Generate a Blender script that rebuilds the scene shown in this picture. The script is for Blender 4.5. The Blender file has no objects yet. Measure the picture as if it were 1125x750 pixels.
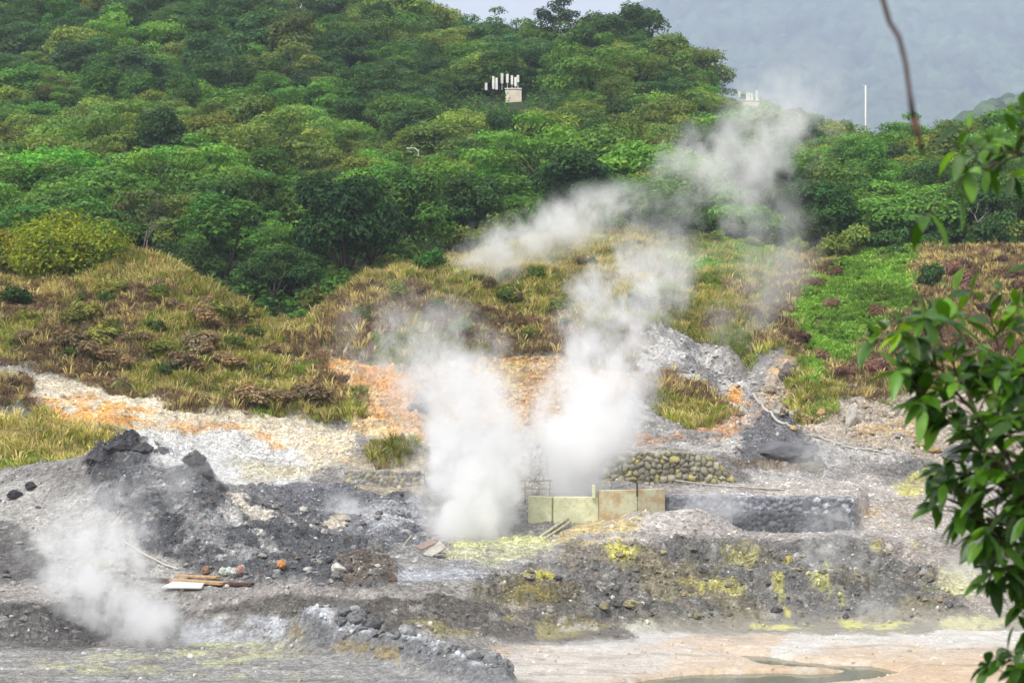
import bpy, math, random
import numpy as np
from mathutils import Vector, noise as mnoise

rng = np.random.default_rng(11)
random.seed(5)
SC = bpy.context.scene
COL = SC.collection
F = 2256.0            # focal length in photo pixels
CAMZ = 10.0
EXPO = 0.88

# ------------------------------------------------------------------ helpers
def srgb(r, g, b, k=1.0):
    def f(c):
        c = c / 255.0
        return (c / 12.92 if c <= 0.04045 else ((c + 0.055) / 1.055) ** 2.4) * k
    return (f(r), f(g), f(b))

def px(u, v, Y):
    return ((u - 562.5) / F * Y, Y, CAMZ - (v - 375.0) / F * Y)

def mesh_np(name, verts, faces, mats=None, parent=None, smooth=False, col=None, colname='Col', alpha=None):
    """faces: int array (M,3|4) or list of such arrays"""
    me = bpy.data.meshes.new(name)
    verts = np.asarray(verts, dtype=np.float32).reshape(-1, 3)
    fl = faces if isinstance(faces, list) else [faces]
    fl = [np.asarray(f, dtype=np.int32) for f in fl if len(f)]
    me.vertices.add(len(verts)); me.vertices.foreach_set('co', verts.ravel())
    loops = np.concatenate([f.ravel() for f in fl])
    tot = np.concatenate([np.full(len(f), f.shape[1], dtype=np.int32) for f in fl])
    start = np.concatenate([[0], np.cumsum(tot)[:-1]]).astype(np.int32)
    me.loops.add(len(loops)); me.loops.foreach_set('vertex_index', loops)
    me.polygons.add(len(tot)); me.polygons.foreach_set('loop_start', start)
    me.polygons.foreach_set('loop_total', tot)
    me.polygons.foreach_set('use_smooth', np.full(len(tot), bool(smooth)))
    if col is not None:
        a = me.color_attributes.new(colname, 'FLOAT_COLOR', 'POINT')
        c = np.ones((len(verts), 4), dtype=np.float32); c[:, :3] = col
        if alpha is not None: c[:, 3] = alpha
        a.data.foreach_set('color', c.ravel())
    me.update(calc_edges=True)
    o = bpy.data.objects.new(name, me)
    COL.objects.link(o)
    if mats is not None:
        for m in (mats if isinstance(mats, (list, tuple)) else [mats]):
            me.materials.append(m)
    if parent is not None:
        o.parent = parent
    return o

def empty(name, loc=(0, 0, 0), rz=0.0):
    o = bpy.data.objects.new(name, None); COL.objects.link(o)
    o.location = loc; o.rotation_euler = (0, 0, rz); o.empty_display_size = 0.3
    return o

def tag(o, label=None, cat=None, group=None, kind=None):
    if label: o['label'] = label
    if cat: o['category'] = cat
    if group: o['group'] = group
    if kind: o['kind'] = kind
    return o

class MB:
    """collects simple solids into one mesh"""
    def __init__(s): s.v = []; s.f4 = []; s.f3 = []; s.n = 0
    def add(s, v, f4=(), f3=()):
        v = np.asarray(v, float)
        s.v.append(v)
        if len(f4): s.f4.append(np.asarray(f4, int) + s.n)
        if len(f3): s.f3.append(np.asarray(f3, int) + s.n)
        s.n += len(v)
    def box(s, c, sz, rz=0.0, tilt=(0, 0)):
        x, y, z = np.array(sz) / 2.0
        b = min(x, y, z) * 0.18
        # chamfered box: three nested rings
        pts = []
        for (dz, i) in ((-z, b), (-z + b, 0), (z - b, 0), (z, b)):
            for sx, sy in ((-1, -1), (1, -1), (1, 1), (-1, 1)):
                pts.append((sx * (x - i), sy * (y - i), dz))
        v = np.array(pts)
        ax, ay = tilt
        R = rotm(ax, ay, rz)
        v = v @ R.T + np.array(c)
        f = [(3, 2, 1, 0), (12, 13, 14, 15)]
        for k in range(3):
            for j in range(4):
                a = k * 4 + j; b2 = k * 4 + (j + 1) % 4
                f.append((a, b2, b2 + 4, a + 4))
        s.add(v, f)
    def tube(s, pts, rad, n=8):
        pts = [Vector(p) for p in pts]
        if not hasattr(rad, '__len__'): rad = [rad] * len(pts)
        V = []; up0 = None
        for i, p in enumerate(pts):
            d = (pts[min(i + 1, len(pts) - 1)] - pts[max(i - 1, 0)]).normalized()
            if up0 is None:
                up0 = d.orthogonal().normalized()
            a = (up0 - d * up0.dot(d)).normalized(); up0 = a
            b = d.cross(a)
            for k in range(n):
                t = 2 * math.pi * k / n
                V.append(p + (a * math.cos(t) + b * math.sin(t)) * rad[i])
        f = []
        for i in range(len(pts) - 1):
            for k in range(n):
                f.append((i * n + k, i * n + (k + 1) % n, (i + 1) * n + (k + 1) % n, (i + 1) * n + k))
        V.append(pts[0]); V.append(pts[-1])
        t3 = [(len(V) - 2, (k + 1) % n, k) for k in range(n)]
        e = (len(pts) - 1) * n
        t3 += [(len(V) - 1, e + k, e + (k + 1) % n) for k in range(n)]
        s.add([tuple(q) for q in V], f, t3)
    def build(s, name, mat, parent=None, smooth=False, col=None):
        v = np.concatenate(s.v)
        fl = []
        if s.f4: fl.append(np.concatenate(s.f4))
        if s.f3: fl.append(np.concatenate(s.f3))
        return mesh_np(name, v, fl, mat, parent, smooth, col)

def rotm(ax, ay, az):
    ca, sa = math.cos(ax), math.sin(ax); cb, sb = math.cos(ay), math.sin(ay); cc, sc = math.cos(az), math.sin(az)
    Rx = np.array([[1, 0, 0], [0, ca, -sa], [0, sa, ca]])
    Ry = np.array([[cb, 0, sb], [0, 1, 0], [-sb, 0, cb]])
    Rz = np.array([[cc, -sc, 0], [sc, cc, 0], [0, 0, 1]])
    return Rz @ Ry @ Rx

# ------------------------------------------------------------------ numpy noise
def _hash(ix, iy, seed):
    h = (ix.astype(np.uint32) * np.uint32(374761393) + iy.astype(np.uint32) * np.uint32(668265263) + np.uint32(seed * 2246822519 & 0xffffffff))
    h = (h ^ (h >> np.uint32(13))) * np.uint32(1274126177)
    h = h ^ (h >> np.uint32(16))
    return (h & np.uint32(0xffffff)).astype(np.float32) / np.float32(0xffffff)

def vnoise(x, y, seed=0):
    ix = np.floor(x).astype(np.int64); iy = np.floor(y).astype(np.int64)
    fx = (x - ix).astype(np.float32); fy = (y - iy).astype(np.float32)
    fx = fx * fx * (3 - 2 * fx); fy = fy * fy * (3 - 2 * fy)
    a = _hash(ix, iy, seed); b = _hash(ix + 1, iy, seed); c = _hash(ix, iy + 1, seed); d = _hash(ix + 1, iy + 1, seed)
    return (a + (b - a) * fx) * (1 - fy) + (c + (d - c) * fx) * fy

def fbm(x, y, seed=0, oct=4, rough=0.5):
    s = 0; amp = 1; tot = 0
    for k in range(oct):
        c, sn = math.cos(k * 1.1), math.sin(k * 1.1)
        s = s + amp * (vnoise((x * c - y * sn) * 2 ** k, (x * sn + y * c) * 2 ** k, seed + k * 17) - 0.5)
        tot += amp; amp *= rough
    return s / tot * 2          # about -1..1

def worley(x, y, seed=0):
    """F1, F2 distances and the id of the nearest cell"""
    ix = np.floor(x).astype(np.int64); iy = np.floor(y).astype(np.int64)
    f1 = np.full(x.shape, 9.0, np.float32); f2 = f1.copy(); idv = np.zeros(x.shape, np.float32)
    for di in (-1, 0, 1):
        for dj in (-1, 0, 1):
            cx = ix + di; cy = iy + dj
            d = np.hypot(cx + _hash(cx, cy, seed) - x, cy + _hash(cx, cy, seed + 1) - y).astype(np.float32)
            near = d < f1
            f2 = np.where(near, f1, np.minimum(f2, d))
            idv = np.where(near, _hash(cx, cy, seed + 2), idv)
            f1 = np.where(near, d, f1)
    return f1, f2, idv

def sstep(a, b, x):
    t = np.clip((x - a) / (b - a), 0, 1)
    return t * t * (3 - 2 * t)

def poly_sd(u, v, P):
    """signed distance (inside > 0) to polygon P"""
    P = np.asarray(P, float)
    d2 = np.full(u.shape, 1e12); inside = np.zeros(u.shape, bool)
    n = len(P)
    for i in range(n):
        ax, ay = P[i]; bx, by = P[(i + 1) % n]
        ex, ey = bx - ax, by - ay
        wx, wy = u - ax, v - ay
        t = np.clip((wx * ex + wy * ey) / (ex * ex + ey * ey + 1e-9), 0, 1)
        d2 = np.minimum(d2, (wx - ex * t) ** 2 + (wy - ey * t) ** 2)
        if ay != by:
            c = ((ay > v) != (by > v)) & (u < ex * (v - ay) / (by - ay) + ax)
            inside ^= c
    return np.where(inside, 1, -1) * np.sqrt(d2)

# ------------------------------------------------------------------ terrain shape
UK = np.array([-260, 0, 100, 200, 300, 400, 500, 600, 700, 800, 900, 1000, 1125, 1385], float)
def row(*a):
    return np.array([a[0]] + list(a) + [a[-1]], float)
# each line of the terrain: image row and distance along UK
vA = row(712, 708, 705, 712, 720, 715, 705, 698, 690, 688, 688, 690)
YA = 9.9 * F / (vA - 375)
vB = row(662, 658, 652, 646, 645, 648, 655, 674, 683, 681, 681, 684)
YB = YA + np.array([3, 3, 3, 3, 3.1, 3.6, 3.6, 3.3, 1.2, .6, .6, .6, .6, .6])
zB = CAMZ - (vB - 375) / F * YB
vC = row(648, 644, 641, 640, 638, 634, 645, 664, 678, 676, 676, 680)
zC = zB + 0.08
YC = np.maximum((CAMZ - zC) * F / (vC - 375), YB + 0.4)
vD = row(518, 500, 515, 562, 597, 597, 599, 588, 592, 592, 594, 600)
YD = row(86, 84, 82, 80, 78.6, 78, 77.5, 78, 79, 79, 80, 80)
vE = row(506, 515, 540, 545, 560, 578, 568, 567, 583, 584, 578, 582)
YE = row(90, 88, 87, 86, 84, 83, 82, 82, 82, 82, 84, 84)
vF = row(490, 500, 529, 533, 541, 545, 545, 543, 546, 548, 560, 566)
YF = row(93, 91, 90, 90, 89, 88, 84.2, 83.2, 82.9, 82.9, 86, 86)
vG = row(470, 475, 520, 526, 528, 531, 533, 531, 530, 522, 522, 530)
YG = row(95.5, 94, 91.6, 91.5, 91, 91, 88, 88, 88, 90, 92, 92)
vH = row(425, 440, 462, 490, 492, 490, 497, 496, 500, 492, 490, 500)
YH = row(100, 100, 98, 97, 94, 94, 88.9, 88.9, 88.9, 94, 97, 98)
vI = row(400, 410, 425, 447, 440, 425, 425, 425, 455, 462, 462, 455)
YI = row(105, 105, 104, 103, 104, 106, 106, 106, 104, 104, 105, 105)
vJ = row(316, 312, 300, 366, 310, 304, 320, 322, 350, 385, 350, 325)
YJ = row(122, 122, 121, 117, 122, 124, 124, 126, 124, 121, 126, 126)
vK = row(332, 332, 330, 372, 340, 316, 290, 275, 290, 305, 288, 288)
YK = row(132, 132, 132, 130, 132, 134, 138, 140, 140, 138, 142, 142)
vL = row(305, 305, 305, 330, 305, 280, 256, 242, 262, 277, 270, 272)
YL = row(145, 145, 145, 142, 145, 150, 155, 158, 155, 152, 155, 155)
vM = row(215, 190, 172, 200, 240, 210, 190, 200, 212, 210, 215, 220)
YM = row(190, 190, 190, 190, 190, 190, 192, 192, 192, 190, 190, 190)
vN = row(205, 190, 182, 195, 205, 180, 170, 165, 178, 192, 195, 195)
YN = row(215, 215, 215, 215, 215, 215, 215, 215, 215, 215, 215, 215)
vO = row(140, 135, 130, 130, 138, 130, 122, 120, 150, 180, 186, 180)
YO = row(243, 243, 243, 243, 243, 243, 243, 243, 243, 240, 240, 240)
vP = row(14, 14, 18, 20, 24, 64, 64, 60, 138, 190, 195, 190)
YP = row(300, 300, 300, 300, 300, 300, 300, 300, 290, 285, 285, 285)
LINES = [(vA, YA), (vB, YB), (vC, YC), (vD, YD), (vE, YE), (vF, YF), (vG, YG), (vH, YH), (vI, YI), (vJ, YJ), (vK, YK),
         (vL, YL), (vM, YM), (vN, YN), (vO, YO), (vP, YP)]
# extra keys that sharpen single lines (u, row, distance)
def refine(line, extra):
    v, Y = line
    uu = list(UK); vv = list(v); yy = list(Y)
    for (a, b, c) in extra:
        uu.append(a); vv.append(b); yy.append(c)
    o = np.argsort(uu)
    return np.array(uu)[o], np.array(vv)[o], np.array(yy)[o]
REF = {3: [(130, 490, 83.5), (160, 494, 83), (185, 508, 82.6), (215, 506, 82), (232, 520, 81.6), (255, 545, 81), (350, 590, 79)],
       9: [(150, 290, 122), (225, 318, 120), (255, 336, 119), (340, 376, 116), (365, 335, 120), (430, 301, 123), (470, 299, 124), (550, 318, 124), (760, 340, 125), (850, 366, 122)],
       8: [(350, 470, 102), (380, 475, 101.5), (390, 425, 104.5)],
       11: [(335, 345, 141)], 12: [(240, 176, 190), (340, 235, 190)],
       15: [(745, 85, 296), (775, 112, 293), (835, 165, 288), (690, 55, 300)], 5: [(735, 547, 83), (940, 548, 82.9), (955, 558, 85)], 4: [(735, 583, 82), (940, 584, 82.3)]}

du = 1.6
Ug = np.concatenate([np.arange(-260, -30, 5.0), np.arange(-30, 1155, du), np.arange(1155, 1386, 5.0)])
Yg = np.concatenate([np.array([1.5, 3, 5, 7, 9, 12, 15, 20, 25, 30, 35, 40, 45, 50]), np.arange(52, 58, 0.3), np.arange(58, 106, 0.1),
                     np.arange(106, 124, 0.18), np.arange(124, 165, 0.3), np.arange(165, 330, 1.6), np.array([335, 345, 360, 380, 410, 450, 520, 620, 800, 1100, 1500, 2000, 3500, 6000])])
NU, NY = len(Ug), len(Yg)
Z = np.zeros((NY, NU))
lin = []
for i, l in enumerate(LINES):
    uu, vv, yy = refine(l, REF.get(i, []))
    V_ = np.interp(Ug, uu, vv); Y_ = np.interp(Ug, uu, yy)
    lin.append((Y_, CAMZ - (V_ - 375) / F * Y_))
for j in range(NU):
    ys = [1.5, 4, 10, 20, 30, 45, 56]; zs = [8.3, 8.2, 6.0, 2.6, .8, .0, .0]
    for (Y_, z_) in lin:
        y = max(Y_[j], ys[-1] + 0.15)
        ys.append(y); zs.append(z_[j])
    zl = zs[-1]
    ys += [345, 450, 620, 900, 6000]; zs += [zl - 3, zl * .45, max(2, zl * .1), 1.0, 1.0]
    Z[:, j] = np.interp(Yg, ys, zs)
# soften the kinks a little along the distance
def blur_rows(Z, lo, hi, n):
    i0, i1 = np.searchsorted(Yg, lo), np.searchsorted(Yg, hi)
    A = Z[i0 - n:i1 + n].copy(); acc = np.zeros_like(Z[i0:i1]); k = 0
    for d in range(-n, n + 1):
        acc += A[n + d:n + d + (i1 - i0)]; k += 1
    Z[i0:i1] = acc / k
blur_rows(Z, 60, 98, 3); blur_rows(Z, 60, 98, 2)
blur_rows(Z, 98, 105, 8); blur_rows(Z, 107, 160, 6); blur_rows(Z, 170, 320, 3)
UU, YY = np.meshgrid(Ug, Yg)
XX = (UU - 562.5) / F * YY
VV = 375 + (CAMZ - Z) / YY * F      # image row of the smooth terrain

def seg_dist(x, y, a, b):
    ex, ey = b[0] - a[0], b[1] - a[1]
    t = np.clip(((x - a[0]) * ex + (y - a[1]) * ey) / (ex * ex + ey * ey), 0, 1)
    qx, qy = a[0] + ex * t, a[1] + ey * t
    side = (x - a[0]) * ey - (y - a[1]) * ex
    return np.hypot(x - qx, y - qy), np.sign(side), t

# stony ridge running towards the camera in the lower middle
ra = px(352, 705, 66.6)[:2]; rb = px(470, 720, 63.5)[:2]; rc = px(552, 750, 59.2)[:2]
ridge_h = np.zeros_like(Z)
wob = fbm(XX * .8, YY * .8, 91, 3) * .35
for a, b in ((ra, rb), (rb, rc)):
    d, s, t = seg_dist(XX + wob, YY + wob, a, b)
    front = np.where(s > 0, 1, 0)
    # s>0 is the far/right side: long gentle back; near/left side: steep face
    h = np.where(s > 0, 1 - sstep(0.25, 1.5, d), 1 - sstep(0.05, 0.65, d))
    ridge_h = np.maximum(ridge_h, h)
Z += ridge_h * .62
# gravel heap before the concrete wall
hx, hy, _ = px(765, 560, 80.2)
Z += 1.0 * np.exp(-(((XX - hx) / np.where(XX < hx, 2.4, 1.5)) ** 2 + ((YY - hy) / 1.0) ** 2))
# stony gully cut into the right hand hillside
for a, b, dep, wd in ((px(738, 346, 122), px(795, 395, 114), .9, 1.6), (px(795, 395, 114), px(850, 462, 103.5), .9, 2.0), (px(850, 462, 103.5), px(905, 492, 97.5), .5, 2.0)):
    d, s, t = seg_dist(XX + fbm(XX * .5, YY * .5, 95, 3) * 1.2, YY, a, b)
    Z -= dep * np.exp(-(d / wd) ** 2) - dep * .45 * np.exp(-((d - wd * 1.9) / (wd * .8)) ** 2)
# hollows and lumps at large scale
crater = sstep(57, 62, YY) * (1 - sstep(122, 130, YY))
shore = 1 - sstep(0.15, 0.7, Z + 0.0 * YY)
shore = np.where(YY < 74, shore, 0)
rockmask = crater * (1 - shore * .72)
veg_up = sstep(104, 110, YY)
far = sstep(140, 165, YY)

# ------------------------------------------------------------------ regions (given as outlines of patches of ground)
wu = fbm(XX * .45, YY * .45, 3, 6, .68) * 24; wv = fbm(XX * .45 + 7, YY * .3 + 3, 8, 6, .68) * 11
PU, PV = UU + wu, VV + wv
VEG = {
 'hillock': [(-260, 300), (0, 300), (150, 270), (215, 285), (250, 325), (310, 360), (350, 385), (392, 440), (398, 470), (330, 462), (220, 452), (100, 428), (20, 402), (-260, 395)],
 'bank_left': [(-60, 462), (60, 466), (130, 470), (132, 492), (95, 505), (85, 530), (55, 520), (0, 518), (-60, 520)],
 'bank_left2': [(-60, 408), (20, 415), (34, 440), (24, 452), (-60, 462)],
 'middle': [(333, 372), (350, 335), (400, 300), (500, 290), (600, 275), (700, 235), (800, 258), (870, 268), (858, 300), (838, 350), (822, 392), (780, 372), (742, 348), (715, 370), (700, 408), (640, 408), (590, 395), (540, 396), (500, 400), (450, 402), (380, 398)],
 'clump': [(700, 420), (730, 412), (770, 432), (820, 462), (812, 474), (760, 474), (718, 455)],
 'right': [(838, 350), (860, 290), (900, 262), (1000, 250), (1125, 250), (1385, 250), (1385, 425), (1125, 415), (1050, 425), (990, 440), (930, 445), (900, 430), (858, 400), (822, 396)],
 'clump2': [(862, 425), (890, 405), (930, 440), (915, 462), (870, 462)],
 'ledge': [(402, 500), (440, 495), (462, 503), (455, 515), (408, 517)],
}
n_edge = fbm(XX * 1.6, YY * 1.6, 12, 3, .7)
def veg_mask(pu, pv, names=None, soft=3.0):
    m = np.zeros(pu.shape)
    for n in (names or VEG):
        m = np.maximum(m, sstep(-soft, soft, poly_sd(pu, pv, VEG[n])))
    return m
VM = veg_mask(PU + n_edge * 9, PV + n_edge * 7)
VM = np.maximum(VM * sstep(84, 92, YY), sstep(126, 131, YY))
VM = np.where((YY > 113) & (UU > 255) & (UU < 345), 1, VM)

# fine shape: rubble in the crater, soft lumps under the plants
rub = rockmask * (1 - VM)
flat_u = np.zeros_like(Z)
d_dark = np.zeros_like(Z)
W1 = worley(XX / 1.5 + .2 * fbm(XX, YY, 5, 2), YY / 1.5, 21)
W2 = worley(XX / .62, YY / .62, 31)
W3 = worley(XX / .27, YY / .27, 41)
W4 = worley(XX / .5, YY / .5, 51)
stone2 = np.sqrt(np.clip(1 - (W2[0] / .62) ** 2, 0, 1)) * (W2[2] > .35)
stone3 = np.sqrt(np.clip(1 - (W3[0] / .6) ** 2, 0, 1)) * (W3[2] > .3)
ROUGH = [  # outlines of strongly broken ground and how rough
 ([(510, 662), (560, 625), (620, 603), (700, 594), (760, 592), (940, 594), (1000, 604), (1040, 640), (1060, 678), (700, 688), (600, 668)], 1.0),
 ([(95, 505), (130, 485), (215, 500), (240, 530), (300, 560), (360, 590), (420, 600), (440, 625), (420, 645), (280, 642), (200, 630), (150, 590), (100, 550)], .75),
 ([(240, 532), (450, 545), (470, 590), (420, 600), (300, 560)], .7),
 ([(270, 668), (520, 660), (690, 682), (690, 702), (520, 705), (400, 690)], .45),
 ([(-260, 660), (100, 660), (140, 690), (110, 712), (-260, 712)], .55),
 ([(700, 480), (860, 470), (960, 470), (1125, 470), (1385, 470), (1385, 530), (1000, 520), (900, 520), (820, 500)], .7),
 ([(830, 430), (870, 400), (900, 450), (960, 440), (1385, 420), (1385, 500), (960, 500), (880, 490)], .8),
 ([(700, 390), (740, 345), (790, 380), (830, 430), (850, 460), (880, 490), (820, 470), (720, 420)], .9),
 ([(20, 425), (120, 440), (300, 470), (390, 490), (385, 510), (330, 525), (200, 515), (40, 470)], .6),
 ([(350, 395), (480, 400), (620, 395), (700, 420), (700, 480), (480, 500), (380, 470)], .95),
]
rg = np.full_like(Z, .22)
for P, r in ROUGH:
    m = sstep(-4, 4, poly_sd(PU, PV, P))
    rg = rg * (1 - m) + r * m
rg = np.maximum(rg, ridge_h * .5)
big = fbm(XX * .28, YY * .28, 61, 3)
ridgy = 1 - np.abs(fbm(XX * .55, YY * .55, 62, 4, .55)) * 2
Z += rub * (big * .28 * (rg + .15) + rg * (ridgy * .30 - .12) + rg * .44 * (1 - W1[0]) * (W1[2] > .4) * np.clip(W1[1] - W1[0], 0, .4)
            + stone2 * .09 * rg + stone3 * .05 * (rg + .12) + fbm(XX * 2.6, YY * 2.6, 63, 5, .68) * .19 * (rg + .15))
# worn ledges: the banks break into low steps
for per, amp in ((.55, .26), (.24, .10)):
    q_ = Z / per + fbm(XX * .35, YY * .35, 96, 4) * 1.1
    fr = q_ - np.floor(q_)
    Z += rub * np.clip(rg - .15, 0, 1) * amp * (sstep(.25, .75, fr) - fr) * sstep(-.35, .15, fbm(XX * .3, YY * .3, 97, 3) + .1)
Z += shore * crater * (fbm(XX * .4, YY * .8, 64, 5, .6) * .10 + fbm(XX * .9 + 5, YY * 2.2, 69, 3) * .05)
WC = worley(XX / 1.5 + .3 * fbm(XX, YY, 13, 2), YY / 1.7, 87); WD = worley(XX / .7, YY / .8, 88)
Z += VM * sstep(84, 95, YY) * (1 - sstep(130, 142, YY)) * (.42 * np.sqrt(np.clip(1 - (WC[0] / .75) ** 2, 0, 1)) * (.4 + .6 * WC[2]) + .16 * np.sqrt(np.clip(1 - (WD[0] / .7) ** 2, 0, 1)))
Z += VM * sstep(84, 95, YY) * (1 - far) * (fbm(XX * .22, YY * .22, 65, 4) * 1.0 + fbm(XX * .7, YY * .7, 66, 3) * .45)
Z += far * fbm(XX * .06, YY * .06, 67, 3) * 1.2 * (1 - sstep(600, 900, YY))
# shallow basins of the pool
POOL = [(690, 744), (750, 735), (830, 732), (900, 735), (960, 729), (1000, 734), (965, 743), (900, 752), (880, 800), (640, 800), (650, 760)]
RILL = [(790, 712), (850, 713), (890, 721), (960, 726), (975, 732), (900, 732), (845, 727)]
Z -= (YY < 75) * .45 * sstep(-2, 5, poly_sd(UU + wu * .5, VV + wv * .3, POOL))
Z -= (YY < 75) * .24 * sstep(-2, 3, poly_sd(UU + wu * .5, VV + wv * .3, RILL))
# craggy heads of the left mound
for (u0, v0, Y0, r, h) in ((128, 494, 83.6, 1.0, .45), (218, 512, 82, .9, .25), (165, 497, 83, .8, .3), (850, 492, 96.5, 2.0, .7), (385, 610, 77.5, .9, .3)):
    x0, y0, _ = px(u0, v0, Y0)
    q = np.exp(-(((XX - x0) ** 2 + (YY - y0) ** 2) / r ** 2))
    Z += q * h * (1 + 1.5 * fbm(XX * 1.7, YY * 1.7, 68, 4, .6))

# ------------------------------------------------------------------ colour of the ground
C = np.zeros(Z.shape + (3,), np.float32)
def s3(c): return np.array(srgb(*c, .92), np.float32)
C[:] = s3((150, 147, 143))
n1 = fbm(XX * 1.1, YY * 1.1, 71, 5, .62); n2 = fbm(XX * .35, YY * .35, 72, 4); n3 = fbm(XX * 5, YY * 5, 73, 3, .7); n4 = fbm(XX * .7 + 40, YY * .9, 74, 4, .6)
def paint(P, c, soft=4, amt=1.0, nz=None, lo=0, hi=.2):
    m = sstep(-soft, soft, poly_sd(PU, PV, P)) * amt
    if nz is not None: m = m * sstep(lo, hi, nz)
    C[:] = C * (1 - m[..., None]) + s3(c) * m[..., None]
def dab(u, v, ru, rv, c, amt=1.0):
    d = np.sqrt(((PU - u) / ru) ** 2 + ((PV - v) / rv) ** 2)
    m = sstep(1.25, .45, d + n1 * .6 + n4 * .45 + n3 * .7) * amt * .68
    C[:] = C * (1 - m[..., None]) + s3(c) * m[..., None]
# shore
paint([(-260, 790), (-260, 712), (350, 714), (540, 735), (540, 790)], (174, 173, 171))
paint([(530, 790), (540, 714), (700, 698), (1385, 692), (1385, 790)], (208, 190, 170))
paint([(600, 712), (640, 694), (700, 690), (760, 700), (700, 712)], (205, 203, 200), 4, .9)
paint([(850, 716), (870, 694), (1000, 692), (1385, 692), (1385, 716), (1000, 712)], (212, 209, 203), 4, .9)
paint([(540, 745), (560, 715), (760, 712), (720, 735), (600, 750)], (208, 204, 199), 5, .7)
paint([(700, 742), (800, 728), (980, 722), (1385, 728), (1385, 752), (1000, 750)], (210, 184, 154), 5, .8)
strk = fbm(XX * .35, YY * 1.6, 75, 5, .6); strk2 = fbm(XX * .9 + 3, YY * 3.0, 76, 4, .65)
def tone(mask, c, a):
    m = (mask * a)[..., None]; C[:] = C * (1 - m) + s3(c) * m
low = (YY < 74) * sstep(704, 716, PV) * (UU < 560) + (YY < 74) * sstep(692, 700, PV) * (UU >= 560)
low = np.clip(low, 0, 1)
tone(low * sstep(.08, .35, strk), (158, 146, 130), .42)
tone(low * sstep(.1, .4, strk2), (222, 220, 214), .4)
tone(low * sstep(.15, .4, -strk2) * (UU < 600), (140, 138, 134), .5)
C *= (1 - .2 * low)[..., None]
# banks in front
paint([(-260, 716), (-260, 664), (70, 662), (110, 672), (140, 692), (110, 712)], (102, 100, 99))
paint([(180, 668), (300, 648), (400, 648), (520, 656), (600, 664), (690, 682), (690, 702), (560, 707), (400, 692), (340, 690), (270, 676)], (108, 104, 99))
paint([(150, 662), (300, 644), (500, 650), (560, 658), (500, 663), (300, 655), (200, 668)], (158, 152, 147), 3)
paint([(190, 682), (300, 678), (345, 696), (330, 712), (200, 708)], (184, 187, 192), 5, .8, n1, -.3, .1)
paint([(170, 712), (230, 708), (345, 712), (330, 724), (180, 728)], (202, 204, 152), 4, .7, n1, -.25, .1)
paint([(20, 726), (150, 716), (250, 728), (330, 740), (250, 748), (60, 740)], (190, 190, 140), 4, .5, n1, -.05, .2)
paint([(440, 690), (560, 668), (680, 690), (600, 702), (480, 702)], (160, 152, 100), 3, .55, n4, .12, .3)
paint([(-260, 650), (60, 645), (200, 650), (190, 664), (60, 662), (-260, 664)], (168, 163, 158), 4)
# left slope
paint([(-260, 520), (60, 530), (110, 555), (160, 598), (205, 632), (190, 655), (60, 645), (-260, 650)], (168, 165, 160), 5)
paint([(-260, 575), (20, 575), (60, 610), (60, 640), (-260, 645)], (108, 106, 104), 5)
paint([(90, 505), (110, 490), (180, 490), (215, 500), (245, 530), (300, 560), (360, 588), (425, 600), (445, 625), (425, 647), (280, 642), (200, 630), (150, 588), (100, 550)], (98, 99, 102), 4)
paint([(110, 540), (190, 520), (240, 560), (300, 610), (250, 625), (170, 590)], (150, 150, 151), 6, .8, n1, -.1, .25)
paint([(225, 528), (240, 535), (275, 575), (312, 608), (300, 610), (260, 580)], (190, 187, 184), 2, .9, n1, -.4, 0)
paint([(246, 542), (262, 544), (285, 560), (306, 572), (296, 577), (268, 564)], (216, 208, 194), 1.5)
paint([(245, 532), (330, 530), (450, 545), (475, 595), (430, 602), (370, 588), (300, 556)], (116, 117, 122), 3)
paint([(355, 560), (400, 552), (470, 560), (470, 585), (400, 582)], (176, 178, 182), 4, .8, n1, -.2, .2)
paint([(345, 575), (372, 566), (385, 580), (360, 585)], (205, 195, 175), 2, .8)
paint([(360, 612), (430, 606), (440, 640), (380, 645)], (118, 108, 96), 4, .8)
paint([(440, 602), (520, 610), (600, 612), (560, 640), (500, 648), (440, 640)], (160, 158, 156), 5)
paint([(430, 628), (500, 622), (540, 634), (500, 645), (440, 642)], (180, 183, 190), 3, .8)
# white and orange slope on the left
paint([(20, 410), (60, 418), (120, 428), (200, 444), (300, 455), (392, 478), (388, 508), (330, 520), (200, 500), (120, 478), (30, 470)], (222, 210, 186), 4)
paint([(30, 438), (90, 440), (160, 455), (260, 476), (330, 495), (320, 503), (240, 492), (120, 472), (50, 470)], (224, 164, 86), 5, .92, n4, -.3, .16)
paint([(120, 476), (200, 470), (300, 492), (340, 505), (330, 530), (240, 531), (190, 522), (150, 494)], (218, 217, 214), 4)
paint([(240, 500), (330, 505), (380, 512), (330, 530), (280, 530)], (205, 196, 168), 4, .8, n4, -.2, .2)
paint([(150, 480), (210, 474), (250, 500), (210, 512)], (140, 142, 148), 4, .8, n1, 0, .3)
paint([(-260, 418), (30, 428), (44, 450), (32, 472), (-260, 475)], (150, 150, 155), 3, .9)
paint([(340, 480), (385, 500), (392, 512), (350, 506)], (214, 168, 104), 4, .6, n1, -.2, .2)
paint([(84, 508), (110, 490), (135, 484), (178, 492), (182, 500), (140, 505), (120, 520)], (66, 66, 69), 3, .9)
paint([(205, 512), (218, 502), (232, 516), (246, 545), (228, 540)], (70, 69, 70), 3, .9)
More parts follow.
